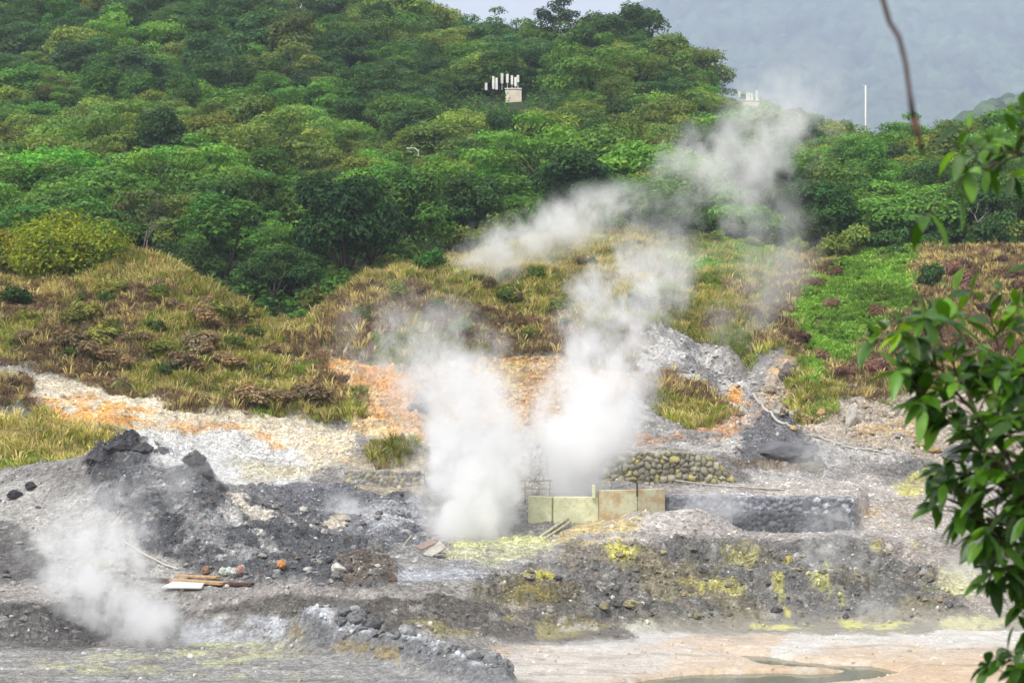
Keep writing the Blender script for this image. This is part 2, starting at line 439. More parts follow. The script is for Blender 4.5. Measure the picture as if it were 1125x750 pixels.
# ochre slope behind the vents
paint([(340, 392), (420, 398), (470, 430), (485, 500), (440, 497), (385, 475), (392, 440)], (216, 190, 146), 5)
paint([(340, 392), (420, 396), (460, 430), (480, 490), (430, 485), (390, 440)], (224, 158, 80), 6, .9, n4, -.35, .12)
paint([(440, 400), (560, 396), (640, 402), (690, 415), (690, 480), (560, 490), (470, 480)], (202, 176, 140), 5)
paint([(510, 400), (590, 398), (620, 440), (580, 478), (530, 470)], (206, 156, 96), 6, .85, n4, -.05, .2)
paint([(430, 400), (520, 396), (520, 440), (470, 450)], (150, 132, 112), 6, .7, n1, -.15, .2)
paint([(560, 420), (640, 402), (690, 420), (680, 470), (590, 480)], (168, 140, 112), 6, .7, n1, -.1, .2)
paint([(400, 440), (470, 450), (480, 500), (420, 490)], (186, 166, 138), 6, .7, n2, -.2, .2)
paint([(530, 400), (580, 400), (570, 440), (520, 430)], (190, 170, 100), 5, .7, n1, -.1, .2)
paint([(470, 485), (700, 480), (720, 500), (700, 540), (480, 545)], (182, 178, 174), 6)
paint([(385, 505), (470, 500), (470, 545), (385, 540)], (170, 160, 140), 5)
# white gully on the right, rubble slope
paint([(690, 395), (715, 372), (742, 345), (765, 368), (795, 385), (832, 430), (855, 462), (905, 492), (860, 500), (820, 472), (770, 436), (715, 420)], (198, 195, 191), 4)
paint([(742, 345), (760, 365), (765, 400), (800, 440), (830, 470), (800, 455), (755, 410)], (116, 117, 122), 3, .9, n1, -.25, .1)
paint([(700, 400), (740, 350), (790, 385), (840, 450), (800, 460), (740, 430)], (136, 134, 132), 4, .7, n4, .05, .25)
paint([(690, 412), (705, 412), (712, 445), (705, 480), (690, 480)], (190, 186, 182), 4)
paint([(795, 424), (815, 420), (828, 434), (812, 440)], (220, 160, 80), 2, .9)
paint([(830, 425), (868, 402), (900, 448), (960, 440), (1050, 428), (1385, 415), (1385, 515), (960, 505), (880, 485)], (184, 172, 156), 4)
paint([(840, 410), (870, 400), (890, 440), (860, 450)], (205, 165, 110), 4, .7, n1, -.1, .2)
paint([(930, 450), (1000, 440), (1040, 460), (1000, 500), (940, 490)], (196, 166, 110), 5, .6, n4, 0, .3)
paint([(695, 478), (760, 474), (835, 466), (850, 480), (800, 492), (700, 494)], (192, 150, 112), 3, .85, n1, -.3, .2)
paint([(700, 488), (840, 486), (900, 500), (990, 498), (990, 530), (830, 530), (820, 505)], (178, 174, 170), 4)
paint([(815, 496), (835, 480), (870, 476), (905, 494), (905, 512), (840, 508)], (112, 112, 114), 3)
paint([(800, 502), (900, 506), (900, 518), (820, 514)], (120, 108, 90), 2, .8)
# terraces
paint([(690, 534), (800, 530), (900, 528), (1000, 522), (1125, 526), (1385, 526), (1385, 586), (1000, 596), (940, 592), (940, 548), (740, 546)], (188, 180, 173), 3)
paint([(940, 560), (1040, 545), (1125, 560), (1125, 590), (980, 592)], (186, 172, 150), 5, .7, n4, -.1, .2)
paint([(600, 592), (700, 566), (760, 560), (800, 585), (940, 584), (940, 592), (700, 598)], (180, 173, 168), 4)
paint([(955, 520), (990, 505), (1040, 512), (1040, 536), (980, 536)], (120, 118, 116), 5, .8)
paint([(985, 535), (1005, 515), (1035, 520), (1040, 540), (1000, 546)], (196, 192, 110), 4, .7, n1, -.2, .2)
paint([(560, 596), (650, 576), (720, 574), (690, 590), (620, 606)], (190, 172, 118), 4, .8, n1, -.25, .15)
# vent rim
paint([(480, 606), (495, 594), (590, 592), (612, 598), (590, 606), (540, 618), (490, 616)], (190, 190, 156), 3, .9, n1, -.5, .0)
paint([(490, 592), (600, 590), (600, 598), (495, 600)], (200, 202, 148), 2, .85)
# sulphur bank
BANK = [(505, 664), (555, 626), (620, 604), (700, 594), (760, 592), (940, 594), (1000, 604), (1040, 640), (1060, 680), (860, 690), (700, 690), (600, 670)]
paint(BANK, (122, 120, 116), 4)
paint(BANK, (136, 128, 102), 4, .7, n2, .0, .35)
paint([(540, 640), (640, 640), (640, 668), (560, 668)], (122, 114, 82), 5, .5)
paint([(960, 600), (1060, 596), (1125, 600), (1125, 680), (1060, 680), (1030, 640)], (164, 156, 148), 5)
paint([(560, 632), (620, 606), (700, 598), (690, 604), (620, 622)], (140, 132, 124), 3, .7)
paint([(620, 672), (700, 676), (860, 678), (1000, 676), (1125, 680), (1125, 694), (700, 696)], (140, 136, 124), 3, .8)
for (u, v, a, b, c, m) in ((596, 637, 20, 9, (222, 214, 80), 1), (588, 656, 22, 9, (176, 160, 60), .7), (680, 610, 15, 11, (214, 208, 96), .95), (672, 616, 8, 6, (214, 208, 100), .9),
        (790, 648, 26, 8, (216, 212, 110), .95), (760, 640, 14, 6, (170, 160, 80), .7), (858, 654, 8, 14, (212, 208, 110), .9), (912, 648, 14, 14, (216, 214, 130), .95), (925, 665, 8, 8, (205, 204, 120), .8),
        (812, 612, 22, 13, (196, 190, 116), .85), (868, 622, 9, 4, (214, 208, 90), .8), (962, 606, 7, 9, (206, 198, 96), .9), (1050, 642, 32, 22, (216, 214, 160), .95), (864, 672, 6, 6, (206, 198, 100), .9),
        (865, 686, 26, 3.5, (206, 204, 130), .9), (962, 686, 30, 4, (210, 208, 140), .9), (930, 684, 12, 5, (214, 210, 120), .8), (725, 660, 10, 5, (190, 178, 70), .7), (1060, 688, 40, 6, (214, 212, 160), .7),
        (1010, 542, 16, 5, (212, 206, 110), .9), (880, 508, 6, 3, (230, 170, 60), .9), (1005, 600, 10, 6, (200, 190, 120), .6), (120, 622, 12, 6, (196, 204, 120), .9), (700, 690, 18, 6, (205, 205, 185), .8), (840, 616, 12, 7, (150, 140, 90), .6),
        (960, 570, 22, 6, (214, 176, 110), .6), (640, 690, 26, 4, (206, 204, 200), .7), (945, 640, 20, 12, (130, 120, 82), .6)):
    dab(u, v, a, b, c, m)
# ridge face: pale crest, ochre foot
m = (ridge_h * (YY < 70))[..., None]
C[:] = C * (1 - sstep(.1, .6, m)) + s3((128, 129, 131)) * sstep(.1, .6, m)
oc = (sstep(.05, .3, ridge_h) * (1 - sstep(.45, .75, ridge_h)) * (UU < 440) * sstep(-.1, .2, n1) * .8)[..., None]
C[:] = C * (1 - oc) + s3((150, 134, 92)) * oc
top = (sstep(.9, .99, ridge_h) * sstep(-.3, .2, n1) * .75)[..., None]
C[:] = C * (1 - top) + s3((192, 195, 200)) * top
# stone to stone variation, speckle, darker seams where stone cells meet
var = np.ones_like(Z)
var += rub * ((W2[2] - .5) * .55 * stone2 * .7 + (W3[2] - .5) * .5 * stone3 + n3 * .24 + n1 * .44 + n2 * .2)
var *= 1 - rub * rg * .3 * sstep(.2, .05, W2[1] - W2[0]) * (W2[2] > .3)
pale = rub * stone3 * (W3[2] > .95) * .45 + rub * stone2 * (W2[2] > .97) * .35
rust = rub * rg * stone3 * ((W3[2] > .55) & (W3[2] < .6)) * .25
C *= np.clip(var, .35, 1.7)[..., None]
C[:] = C * (1 - pale[..., None]) + s3((206, 202, 194)) * pale[..., None]
C[:] = C * (1 - rust[..., None]) + s3((170, 120, 75)) * rust[..., None]
# ground under plants
soil = s3((104, 104, 60)) * (1 + .3 * n1[..., None])
C[:] = C * (1 - VM[..., None]) + soil * VM[..., None]
fl = sstep(128, 140, YY)[..., None]
C[:] = C * (1 - fl) + s3((46, 62, 30)) * (1 + .4 * n2[..., None]) * fl
nearm = (1 - sstep(44, 54, YY))[..., None]
C[:] = C * (1 - nearm) + s3((84, 92, 52)) * (1 + .4 * n1[..., None]) * nearm

# ------------------------------------------------------------------ ground queries
def ground(u, Y):
    i = np.clip(np.searchsorted(Yg, Y) - 1, 0, NY - 2); j = np.clip(np.searchsorted(Ug, u) - 1, 0, NU - 2)
    a = np.clip((Y - Yg[i]) / (Yg[i + 1] - Yg[i]), 0, 1); b = np.clip((u - Ug[j]) / (Ug[j + 1] - Ug[j]), 0, 1)
    return (Z[i, j] * (1 - a) + Z[i + 1, j] * a) * (1 - b) + (Z[i, j + 1] * (1 - a) + Z[i + 1, j + 1] * a) * b
def ground_xy(x, y):
    return ground(562.5 + x * F / y, y)
def hit(u, v, ymin=50.0):
    """where the line of sight through photo pixel (u, v) meets the ground"""
    j = int(np.clip(np.searchsorted(Ug, u), 0, NU - 1)); i0 = int(np.searchsorted(Yg, ymin))
    rowv = 375 + (CAMZ - Z[i0:, j]) / Yg[i0:] * F
    k = np.nonzero(rowv <= v)[0]
    Y = Yg[i0 + (k[0] if len(k) else len(rowv) - 1)]
    return ((u - 562.5) / F * Y, Y, float(ground(u, Y)))
def hits(u, v, ymin=50.0):
    return [hit(a, b, ymin) for a, b in zip(u, v)]
VPROJ = 375 + (CAMZ - Z) / YY * F
HOR = np.minimum.accumulate(VPROJ[np.searchsorted(Yg, 50.0):], axis=0)   # lowest row reached so far
def visible(u, Y, h=0.0):
    i = np.searchsorted(Yg, Y) - np.searchsorted(Yg, 50.0); j = np.clip(np.searchsorted(Ug, u), 0, NU - 1)
    v = 375 + (CAMZ - ground(u, Y) - h) / Y * F
    return v <= HOR[np.clip(i - 2, 0, len(HOR) - 1), j] + 1.0

# ------------------------------------------------------------------ materials
def newmat(name):
    m = bpy.data.materials.new(name); m.use_nodes = True
    nt = m.node_tree; nt.nodes.clear()
    out = nt.nodes.new('ShaderNodeOutputMaterial')
    return m, nt, out
def N(nt, t): return nt.nodes.new(t)
def L(nt, a, b): nt.links.new(a, b)
def mathn(nt, op, a, b=None, c=None, clamp=False):
    n = nt.nodes.new('ShaderNodeMath'); n.operation = op; n.use_clamp = clamp
    for i, x in enumerate((a, b, c)):
        if x is None: continue
        if isinstance(x, (int, float)): n.inputs[i].default_value = x
        else: nt.links.new(x, n.inputs[i])
    return n.outputs[0]
def mixc(nt, fac, a, b, mode='MIX'):
    n = nt.nodes.new('ShaderNodeMix'); n.data_type = 'RGBA'; n.blend_type = mode
    for sock, x in ((n.inputs[0], fac), (n.inputs[6], a), (n.inputs[7], b)):
        if isinstance(x, (int, float)): sock.default_value = x
        elif isinstance(x, tuple): sock.default_value = (*x[:3], 1)
        else: nt.links.new(x, sock)
    return n.outputs[2]
def noisen(nt, vec, scale, detail=4, rough=.6):
    n = nt.nodes.new('ShaderNodeTexNoise'); n.inputs['Scale'].default_value = scale
    n.inputs['Detail'].default_value = detail; n.inputs['Roughness'].default_value = rough
    if vec is not None: nt.links.new(vec, n.inputs['Vector'])
    return n
def maprange(nt, x, a, b, c=0., d=1.):
    n = nt.nodes.new('ShaderNodeMapRange'); nt.links.new(x, n.inputs[0])
    for i, k in enumerate((a, b, c, d)): n.inputs[i + 1].default_value = k
    return n.outputs[0]

def mat_ground():
    """the mesh colours, broken up by grit, pebbles and grains"""
    m, nt, out = newmat('ground_surface')
    at = N(nt, 'ShaderNodeVertexColor'); at.layer_name = 'Col'
    geo = N(nt, 'ShaderNodeNewGeometry')
    P = geo.outputs['Position']
    nz = noisen(nt, P, 4.5, 6, .72); nb = noisen(nt, P, 18.0, 4, .7)
    v1 = nt.nodes.new('ShaderNodeTexVoronoi'); v1.inputs['Scale'].default_value = 5.2; L(nt, P, v1.inputs['Vector'])
    v2 = nt.nodes.new('ShaderNodeTexVoronoi'); v2.inputs['Scale'].default_value = 11.0; L(nt, P, v2.inputs['Vector'])
    c1 = nt.nodes.new('ShaderNodeSeparateColor'); L(nt, v1.outputs['Color'], c1.inputs[0])
    c2 = nt.nodes.new('ShaderNodeSeparateColor'); L(nt, v2.outputs['Color'], c2.inputs[0])
    f = mathn(nt, 'MULTIPLY', maprange(nt, nz.outputs[0], .3, .7, .72, 1.3), mathn(nt, 'MULTIPLY', maprange(nt, c1.outputs[0], 0, 1, .82, 1.18), maprange(nt, c2.outputs[0], 0, 1, .76, 1.24)))
    al = at.outputs[1]      # grittiness: low on the smooth mud flat
    f = mathn(nt, 'MULTIPLY_ADD', mathn(nt, 'SUBTRACT', f, 1.0), al, 1.0)
    fc = nt.nodes.new('ShaderNodeCombineColor')
    for i in range(3): L(nt, f, fc.inputs[i])
    col = mixc(nt, 1.0, at.outputs[0], fc.outputs[0], 'MULTIPLY')
    # scattered pale grains and dark grit
    pebble = mathn(nt, 'MULTIPLY', mathn(nt, 'GREATER_THAN', c2.outputs[1], .90), mathn(nt, 'LESS_THAN', v2.outputs['Distance'], .42))
    col = mixc(nt, mathn(nt, 'MULTIPLY', mathn(nt, 'MULTIPLY', pebble, al), .38), col, srgb(200, 196, 188, .8))
    grit = mathn(nt, 'MULTIPLY', mathn(nt, 'GREATER_THAN', c1.outputs[1], .94), mathn(nt, 'LESS_THAN', v1.outputs['Distance'], .38))
    col = mixc(nt, mathn(nt, 'MULTIPLY', mathn(nt, 'MULTIPLY', grit, al), .4), col, srgb(70, 70, 72))
    b = N(nt, 'ShaderNodeBsdfPrincipled'); L(nt, col, b.inputs['Base Color'])
    b.inputs['Roughness'].default_value = .85; b.inputs['Specular IOR Level'].default_value = .25
    bp = N(nt, 'ShaderNodeBump'); bp.inputs['Strength'].default_value = .9; bp.inputs['Distance'].default_value = .10
    h = mathn(nt, 'ADD', nb.outputs[0], mathn(nt, 'ADD', mathn(nt, 'MULTIPLY', v2.outputs['Distance'], -.7), mathn(nt, 'MULTIPLY', v1.outputs['Distance'], -1.0)))
    L(nt, mathn(nt, 'MULTIPLY', mathn(nt, 'ADD', h, nz.outputs[0]), al), bp.inputs['Height']); L(nt, bp.outputs[0], b.inputs['Normal'])
    L(nt, b.outputs[0], out.inputs[0])
    return m
def mat_leaf(name, trans=.3, attr=True, rough=.6, gloss=.25):
    """foliage: the object's own colour times a per leaf variation"""
    m, nt, out = newmat(name)
    oi = N(nt, 'ShaderNodeObjectInfo')
    at = N(nt, 'ShaderNodeVertexColor'); at.layer_name = 'Col'
    col = mixc(nt, 1.0, oi.outputs['Color'], at.outputs[0], 'MULTIPLY')
    b = N(nt, 'ShaderNodeBsdfPrincipled'); L(nt, col, b.inputs['Base Color'])
    b.inputs['Roughness'].default_value = rough; b.inputs['Specular IOR Level'].default_value = gloss
    t = N(nt, 'ShaderNodeBsdfTranslucent'); L(nt, mixc(nt, 1.0, col, (1.0, 1.0, .55), 'MULTIPLY'), t.inputs[0])
    mx = N(nt, 'ShaderNodeMixShader'); mx.inputs[0].default_value = trans
    L(nt, b.outputs[0], mx.inputs[1]); L(nt, t.outputs[0], mx.inputs[2]); L(nt, mx.outputs[0], out.inputs[0])
    return m
def mat_plain(name, c, c2=None, scale=6, rough=.8, bump=.3, dist=.02, metal=0., lo=.35, hi=.65):
    m, nt, out = newmat(name)
    tc = N(nt, 'ShaderNodeNewGeometry')
    nz = noisen(nt, tc.outputs['Position'], scale, 5, .65)
    f = maprange(nt, nz.outputs[0], lo, hi)
    col = mixc(nt, f, c, c2 or tuple(x * .7 for x in c))
    b = N(nt, 'ShaderNodeBsdfPrincipled'); L(nt, col, b.inputs['Base Color'])
    b.inputs['Roughness'].default_value = rough; b.inputs['Metallic'].default_value = metal
    bp = N(nt, 'ShaderNodeBump'); bp.inputs['Strength'].default_value = bump; bp.inputs['Distance'].default_value = dist
    n2 = noisen(nt, tc.outputs['Position'], scale * 5, 4, .65)
    L(nt, n2.outputs[0], bp.inputs['Height']); L(nt, bp.outputs[0], b.inputs['Normal'])
    L(nt, b.outputs[0], out.inputs[0])
    return m
def mat_attr(name, rough=.85, scale=14, amt=.3, bump=.5, dist=.03):
    """stone with its colours on the mesh, times the object's own colour"""
    m, nt, out = newmat(name)
    at = N(nt, 'ShaderNodeVertexColor'); at.layer_name = 'Col'
    oi = N(nt, 'ShaderNodeObjectInfo')
    geo = N(nt, 'ShaderNodeNewGeometry')
    nz = noisen(nt, geo.outputs['Position'], scale, 5, .68)
    f = maprange(nt, nz.outputs[0], .3, .7, 1 - amt, 1 + amt)
    col = mixc(nt, 1.0, at.outputs[0], oi.outputs['Color'], 'MULTIPLY')
    col = mixc(nt, 1.0, col, mixc(nt, 0., f, f), 'MULTIPLY')
    b = N(nt, 'ShaderNodeBsdfPrincipled'); L(nt, col, b.inputs['Base Color'])
    b.inputs['Roughness'].default_value = rough; b.inputs['Specular IOR Level'].default_value = .25
    bp = N(nt, 'ShaderNodeBump'); bp.inputs['Strength'].default_value = bump; bp.inputs['Distance'].default_value = dist
    L(nt, nz.outputs[0], bp.inputs['Height']); L(nt, bp.outputs[0], b.inputs['Normal'])
    L(nt, b.outputs[0], out.inputs[0])
    return m

M_GROUND = mat_ground()
M_CROWN = mat_leaf('tree_leaves', .38)
M_GRASS = mat_leaf('grass_blades', .25, rough=.8, gloss=.1)
M_BARK = mat_plain('bark', srgb(92, 82, 70), srgb(58, 52, 44), 5, .9)
M_PALE = mat_plain('pale_bark', srgb(160, 150, 135), srgb(110, 102, 90), 6, .9)
M_ROCK = mat_attr('rock')
M_WALL = mat_attr('stone_wall')

# ------------------------------------------------------------------ terrain object
idx = np.arange(NU * NY).reshape(NY, NU)
q = np.stack([idx[:-1, :-1], idx[:-1, 1:], idx[1:, 1:], idx[1:, :-1]], -1).reshape(-1, 4)
terrain = mesh_np('terrain', np.stack([XX, YY, Z], -1).reshape(-1, 3), q, M_GROUND, smooth=True, col=C.reshape(-1, 3), alpha=(1 - .72 * shore * (YY < 76) * sstep(500, 600, UU)).ravel())
tag(terrain, kind='structure')

# ------------------------------------------------------------------ pool water
m, nt, out = newmat('milky_water')
b = N(nt, 'ShaderNodeBsdfPrincipled'); b.inputs['Base Color'].default_value = (*srgb(112, 114, 96, .9), 1)
b.inputs['Roughness'].default_value = .06; b.inputs['IOR'].default_value = 1.33
geo = N(nt, 'ShaderNodeNewGeometry'); nz = noisen(nt, geo.outputs['Position'], 5, 3); bp = N(nt, 'ShaderNodeBump')
bp.inputs['Strength'].default_value = .15; bp.inputs['Distance'].default_value = .02
L(nt, nz.outputs[0], bp.inputs['Height']); L(nt, bp.outputs[0], b.inputs['Normal']); L(nt, b.outputs[0], out.inputs[0])
wx = np.linspace(2, 14, 25); wy = np.linspace(55, 67, 25)
gx, gy = np.meshgrid(wx, wy); gi = np.arange(625).reshape(25, 25)
tag(mesh_np('water', np.stack([gx, gy, gx * 0 - .11], -1).reshape(-1, 3), np.stack([gi[:-1, :-1], gi[:-1, 1:], gi[1:, 1:], gi[1:, :-1]], -1).reshape(-1, 4), m), kind='structure')

# ------------------------------------------------------------------ far hills
def mat_hill():
    m, nt, out = newmat('far_forest')
    at = N(nt, 'ShaderNodeVertexColor'); at.layer_name = 'Col'
    b = N(nt, 'ShaderNodeBsdfDiffuse'); L(nt, at.outputs[0], b.inputs[0]); L(nt, b.outputs[0], out.inputs[0])
    return m
M_HILL = mat_hill()
def hill(uk, vk, Y0, Y1, vbase, seed, cell, bump, du_, dY):
    us = np.arange(uk[0], uk[-1] + 1, du_); ys = np.arange(Y0, Y1 + 1, dY)
    U, Y = np.meshgrid(us, ys); X = (U - 562.5) / F * Y
    zc = CAMZ - (np.interp(us, uk, vk) - 375) / F * Y1
    zb = CAMZ - (vbase - 375) / F * Y0
    t = (Y - Y0) / (Y1 - Y0)
    z = zb + (zc[None, :] - zb) * t ** 1.15
    s = cell * 9
    z += fbm(X / s, Y / s, seed, 5, .55) * cell * 2.2 * np.sin(np.pi * np.clip(t, 0, 1)) ** .5
    w = worley(X / cell, Y / (cell * 1.4), seed + 3); w2 = worley(X / cell / .5, Y / cell / .7, seed + 9)
    z += bump * np.sqrt(np.clip(1 - (w[0] / .75) ** 2, 0, 1)) * (.5 + .8 * w[2]) + bump * .4 * np.sqrt(np.clip(1 - (w2[0] / .7) ** 2, 0, 1))
    c = np.array(srgb(74, 90, 66), np.float32) * (.45 + .85 * w[2] + .5 * w2[2] - .2 + .75 * fbm(X / s * 2, Y / s * 2, seed + 5, 4))[..., None]
    n, k = U.shape; ii = np.arange(n * k).reshape(n, k)
    o = mesh_np('hill', np.stack([X, Y, z], -1).reshape(-1, 3), np.stack([ii[:-1, :-1], ii[:-1, 1:], ii[1:, 1:], ii[1:, :-1]], -1).reshape(-1, 4), M_HILL, smooth=True, col=np.clip(c, .005, .3).reshape(-1, 3))
    return tag(o, kind='structure')
hill([560, 640, 690, 718, 760, 900, 1125, 1500], [150, 60, 18, -4, -45, -80, -110, -120], 3600, 5600, 185, 200, 21, 10, 2, 8)
hill([1030, 1060, 1090, 1125, 1300, 1500], [165, 138, 120, 112, 90, 95], 1000, 1300, 190, 230, 10, 6, 3, 4)

# ------------------------------------------------------------------ foliage builders
def cards(P, Nn, a, b, r):
    """leaf sprays: one rhombus each, centre P, normal Nn, half sizes a, b"""
    n = len(P)
    Nn = Nn / (np.linalg.norm(Nn, axis=1, keepdims=True) + 1e-9)
    T = r.normal(size=(n, 3)); T -= Nn * (T * Nn).sum(1, keepdims=True); T /= np.linalg.norm(T, axis=1, keepdims=True) + 1e-9
    B = np.cross(Nn, T)
    a = a[:, None]; b = b[:, None]
    drop = Nn * (a * .25)
    V = np.stack([P - T * a - drop, P - B * b, P + T * a - drop, P + B * b], 1).reshape(-1, 3)
    return V, np.arange(n * 4).reshape(n, 4)

def crown_arrays(seed, R=3.5, Hc=4.6, base=2.0, lobes=28, per=290, leaf=.145, flat=.62, spread=.62, tip=None, droop=0.):
    r = np.random.default_rng(seed)
    V, Cc = [], []; centers = []
    for i in range(lobes):
        for _ in range(60):
            d = r.normal(size=3); d /= np.linalg.norm(d)
            if d[2] > -.35: break
        k = r.uniform(.55, 1.0) * spread
        c = np.array([d[0] * R * k * 1.15, d[1] * R * k * 1.15, base + Hc * (.42 + d[2] * k * .72)])
        c[:2] += r.normal(size=2) * R * .06
        lr = R * r.uniform(.24, .40)
        centers.append(c)
        n = int(per * (lr / (R * .32)) ** 2)
        q = r.normal(size=(n, 3)); q /= np.linalg.norm(q, axis=1, keepdims=True)
        q[:, 2] = np.abs(q[:, 2]) * np.where(r.random(n) < .82, 1, -.6)
        rad = lr * r.uniform(.72, 1.12, n) * (1 + .22 * np.sin(q[:, 0] * 5 + i) * np.sin(q[:, 1] * 5 + i * 2))
        P = c + q * rad[:, None] * np.array([1, 1, flat])
        P[:, 2] -= droop * (np.abs(q[:, :2]).sum(1)) * lr
        nn = q * np.array([1, 1, 1.3]) + r.normal(size=(n, 3)) * .42 + np.array([0, 0, .35])
        s = leaf * r.uniform(.65, 1.35, n)
        v, f = cards(P, nn, s, s * r.uniform(.45, .75, n), r)
        V.append(v)
        lv = r.uniform(.78, 1.2)
        cv = lv * r.uniform(.7, 1.3, n)
        hue = r.normal(size=n) * .08 + r.normal() * .07
        col = np.stack([cv * (1 + hue), cv, cv * (1 - hue)], 1)
        if tip is not None:
            tp = (r.random(n) < tip[1])[:, None]
            col = np.where(tp, col * np.array(tip[0]), col)
        Cc.append(np.repeat(col, 4, axis=0))
    V = np.concatenate(V); Cc = np.concatenate(Cc)
    return V, np.arange(len(V)).reshape(-1, 4), np.clip(Cc, .05, 4), centers

def trunk_mb(centers, base, seed, r0=.16, n=6, forks=6):
    r = random.Random(seed); mb = MB()
    top = Vector((r.uniform(-.3, .3), r.uniform(-.3, .3), base * .9))
    mb.tube([(0, 0, -1.2), (0.03, 0, 0), Vector((top.x * .5, top.y * .5, base * .5)), top], [r0 * 1.5, r0 * 1.2, r0, r0 * .85], n)
    for c in r.sample(centers, min(forks, len(centers))):
        c = Vector(c); mid = top.lerp(c, .5) + Vector((r.uniform(-.2, .2), r.uniform(-.2, .2), -.15))
        mb.tube([top - Vector((0, 0, .15)), mid, c], [r0 * .6, r0 * .4, r0 * .16], 5)
    return mb

TIPY = ((1.4, 1.38, .8), .3)
KINDS = [dict(seed=1, flat=.75), dict(seed=2, R=4.0, Hc=4.8, flat=.68), dict(seed=3, R=3.2, Hc=5.6, base=2.4, flat=.75), dict(seed=4, R=3.8, Hc=4.5, flat=.6, lobes=34, per=250),
         dict(seed=5, R=3.0, Hc=6.0, base=2.2, flat=.85), dict(seed=6, R=4.3, Hc=4.4, base=2.2, flat=.55, lobes=36, per=250), dict(seed=7, R=3.4, Hc=5.2, tip=TIPY, flat=.85),
         dict(seed=8, R=3.6, Hc=4.8, tip=((1.35, 1.25, .8), .2), leaf=.13, per=320, flat=.75), dict(seed=9, R=3.6, Hc=4.9, leaf=.16, per=230, droop=.2, flat=.7), dict(seed=10, R=3.1, Hc=5.6, base=2.8, leaf=.13, per=220, spread=.85, lobes=19, flat=.6),
         dict(seed=11, R=2.6, Hc=6.6, base=2.0, leaf=.13, lobes=24, per=280, flat=.9), dict(seed=12, R=4.0, Hc=5.2, base=2.4, leaf=.14, lobes=17, per=260, spread=.9, flat=.5)]
PROTO = []
for k in KINDS:
    v, f, c, cen = crown_arrays(**k)
    cm = mesh_np('crown', v, f, M_CROWN, col=c)
    tm = trunk_mb(cen, k.get('base', 2.0) + .9, k['seed']).build('trunk', M_BARK, smooth=True)
    PROTO.append((cm, tm, k.get('R', 3.5), k.get('base', 2.0) + k.get('Hc', 4.6)))
for cm, tm, _, _ in PROTO:
    bpy.data.objects.remove(cm, do_unlink=False) if False else COL.objects.unlink(cm); COL.objects.unlink(tm)

def tree(k, x, y, z, s, sz, rz, colr, label, group=None, name='tree', cat='tree', trunk=True):
    e = empty(name, (x, y, z), rz); e.scale = (s, s, sz)
    tag(e, label, cat, group)
    cm, tm, _, _ = PROTO[k]
    c = cm.copy(); c.parent = e; c.color = (*colr, 1); COL.objects.link(c); c.name = 'crown'
    if trunk:
        t = tm.copy(); t.parent = e; COL.objects.link(t); t.name = 'trunk'
    return e

# things among the trees that must stay in sight: (u0, v0, u1, v1, distance)
KEEP = [(532, 78, 575, 102, 252), (562, 98, 575, 114, 252), (810, 94, 836, 107, 270), (948, 90, 954, 131, 262), (449, 159, 461, 165, 205), (130, 195, 180, 280, 146), (1045, 220, 1090, 275, 153)]
TINTS = {'dark': (68, 102, 46), 'mid': (88, 126, 50), 'bright': (102, 146, 56), 'olive': (114, 134, 62), 'blue': (74, 106, 60), 'yellow': (124, 142, 64)}
WORD = {'dark': 'dark green', 'mid': 'mid green', 'bright': 'bright fresh green', 'olive': 'olive tinged', 'blue': 'deep bluish green', 'yellow': 'yellow tipped'}
TK = {'dark': [0, 1, 2, 4, 10, 11], 'mid': [0, 1, 3, 5, 8, 10, 11], 'bright': [3, 5, 1, 8, 11], 'olive': [6, 7, 9, 10], 'blue': [0, 2, 4, 9, 11], 'yellow': [6, 7]}
cover = np.full(1400, 1e4)          # highest row already covered, per photo column (offset 130)
for j in range(1400):
    pass
cands = []
cell = {}
r2 = np.random.default_rng(77)
placed = []
def ok_spacing(x, y, d):
    for (a, b, c) in placed:
        if (a - x) ** 2 + ((b - y) * .9) ** 2 < (.5 * (c + d)) ** 2: return False
    return True
tries = 0
while tries < 30000 and len(placed) < 1100:
    tries += 1
    Y = math.sqrt(r2.uniform(143 ** 2, 306 ** 2)); u = r2.uniform(-45, 1170)
    x = (u - 562.5) / F * Y
    Yb = float(np.interp(u, UK, YL)) + (-4 if u < 250 else 0)
    if Y < Yb + 1: continue
    if u > 830 and Y > 272: continue
    s = r2.uniform(.66, 1.34)
    if Y > 250: s *= 1.08
    d = 4.3 * s
    if not ok_spacing(x, Y, d): continue
    placed.append((x, Y, d)); cands.append((Y, u, x, s))
cands.sort()
trees_made = 0
cov = np.full(1500, 1e4); OFF = 160
recs = []
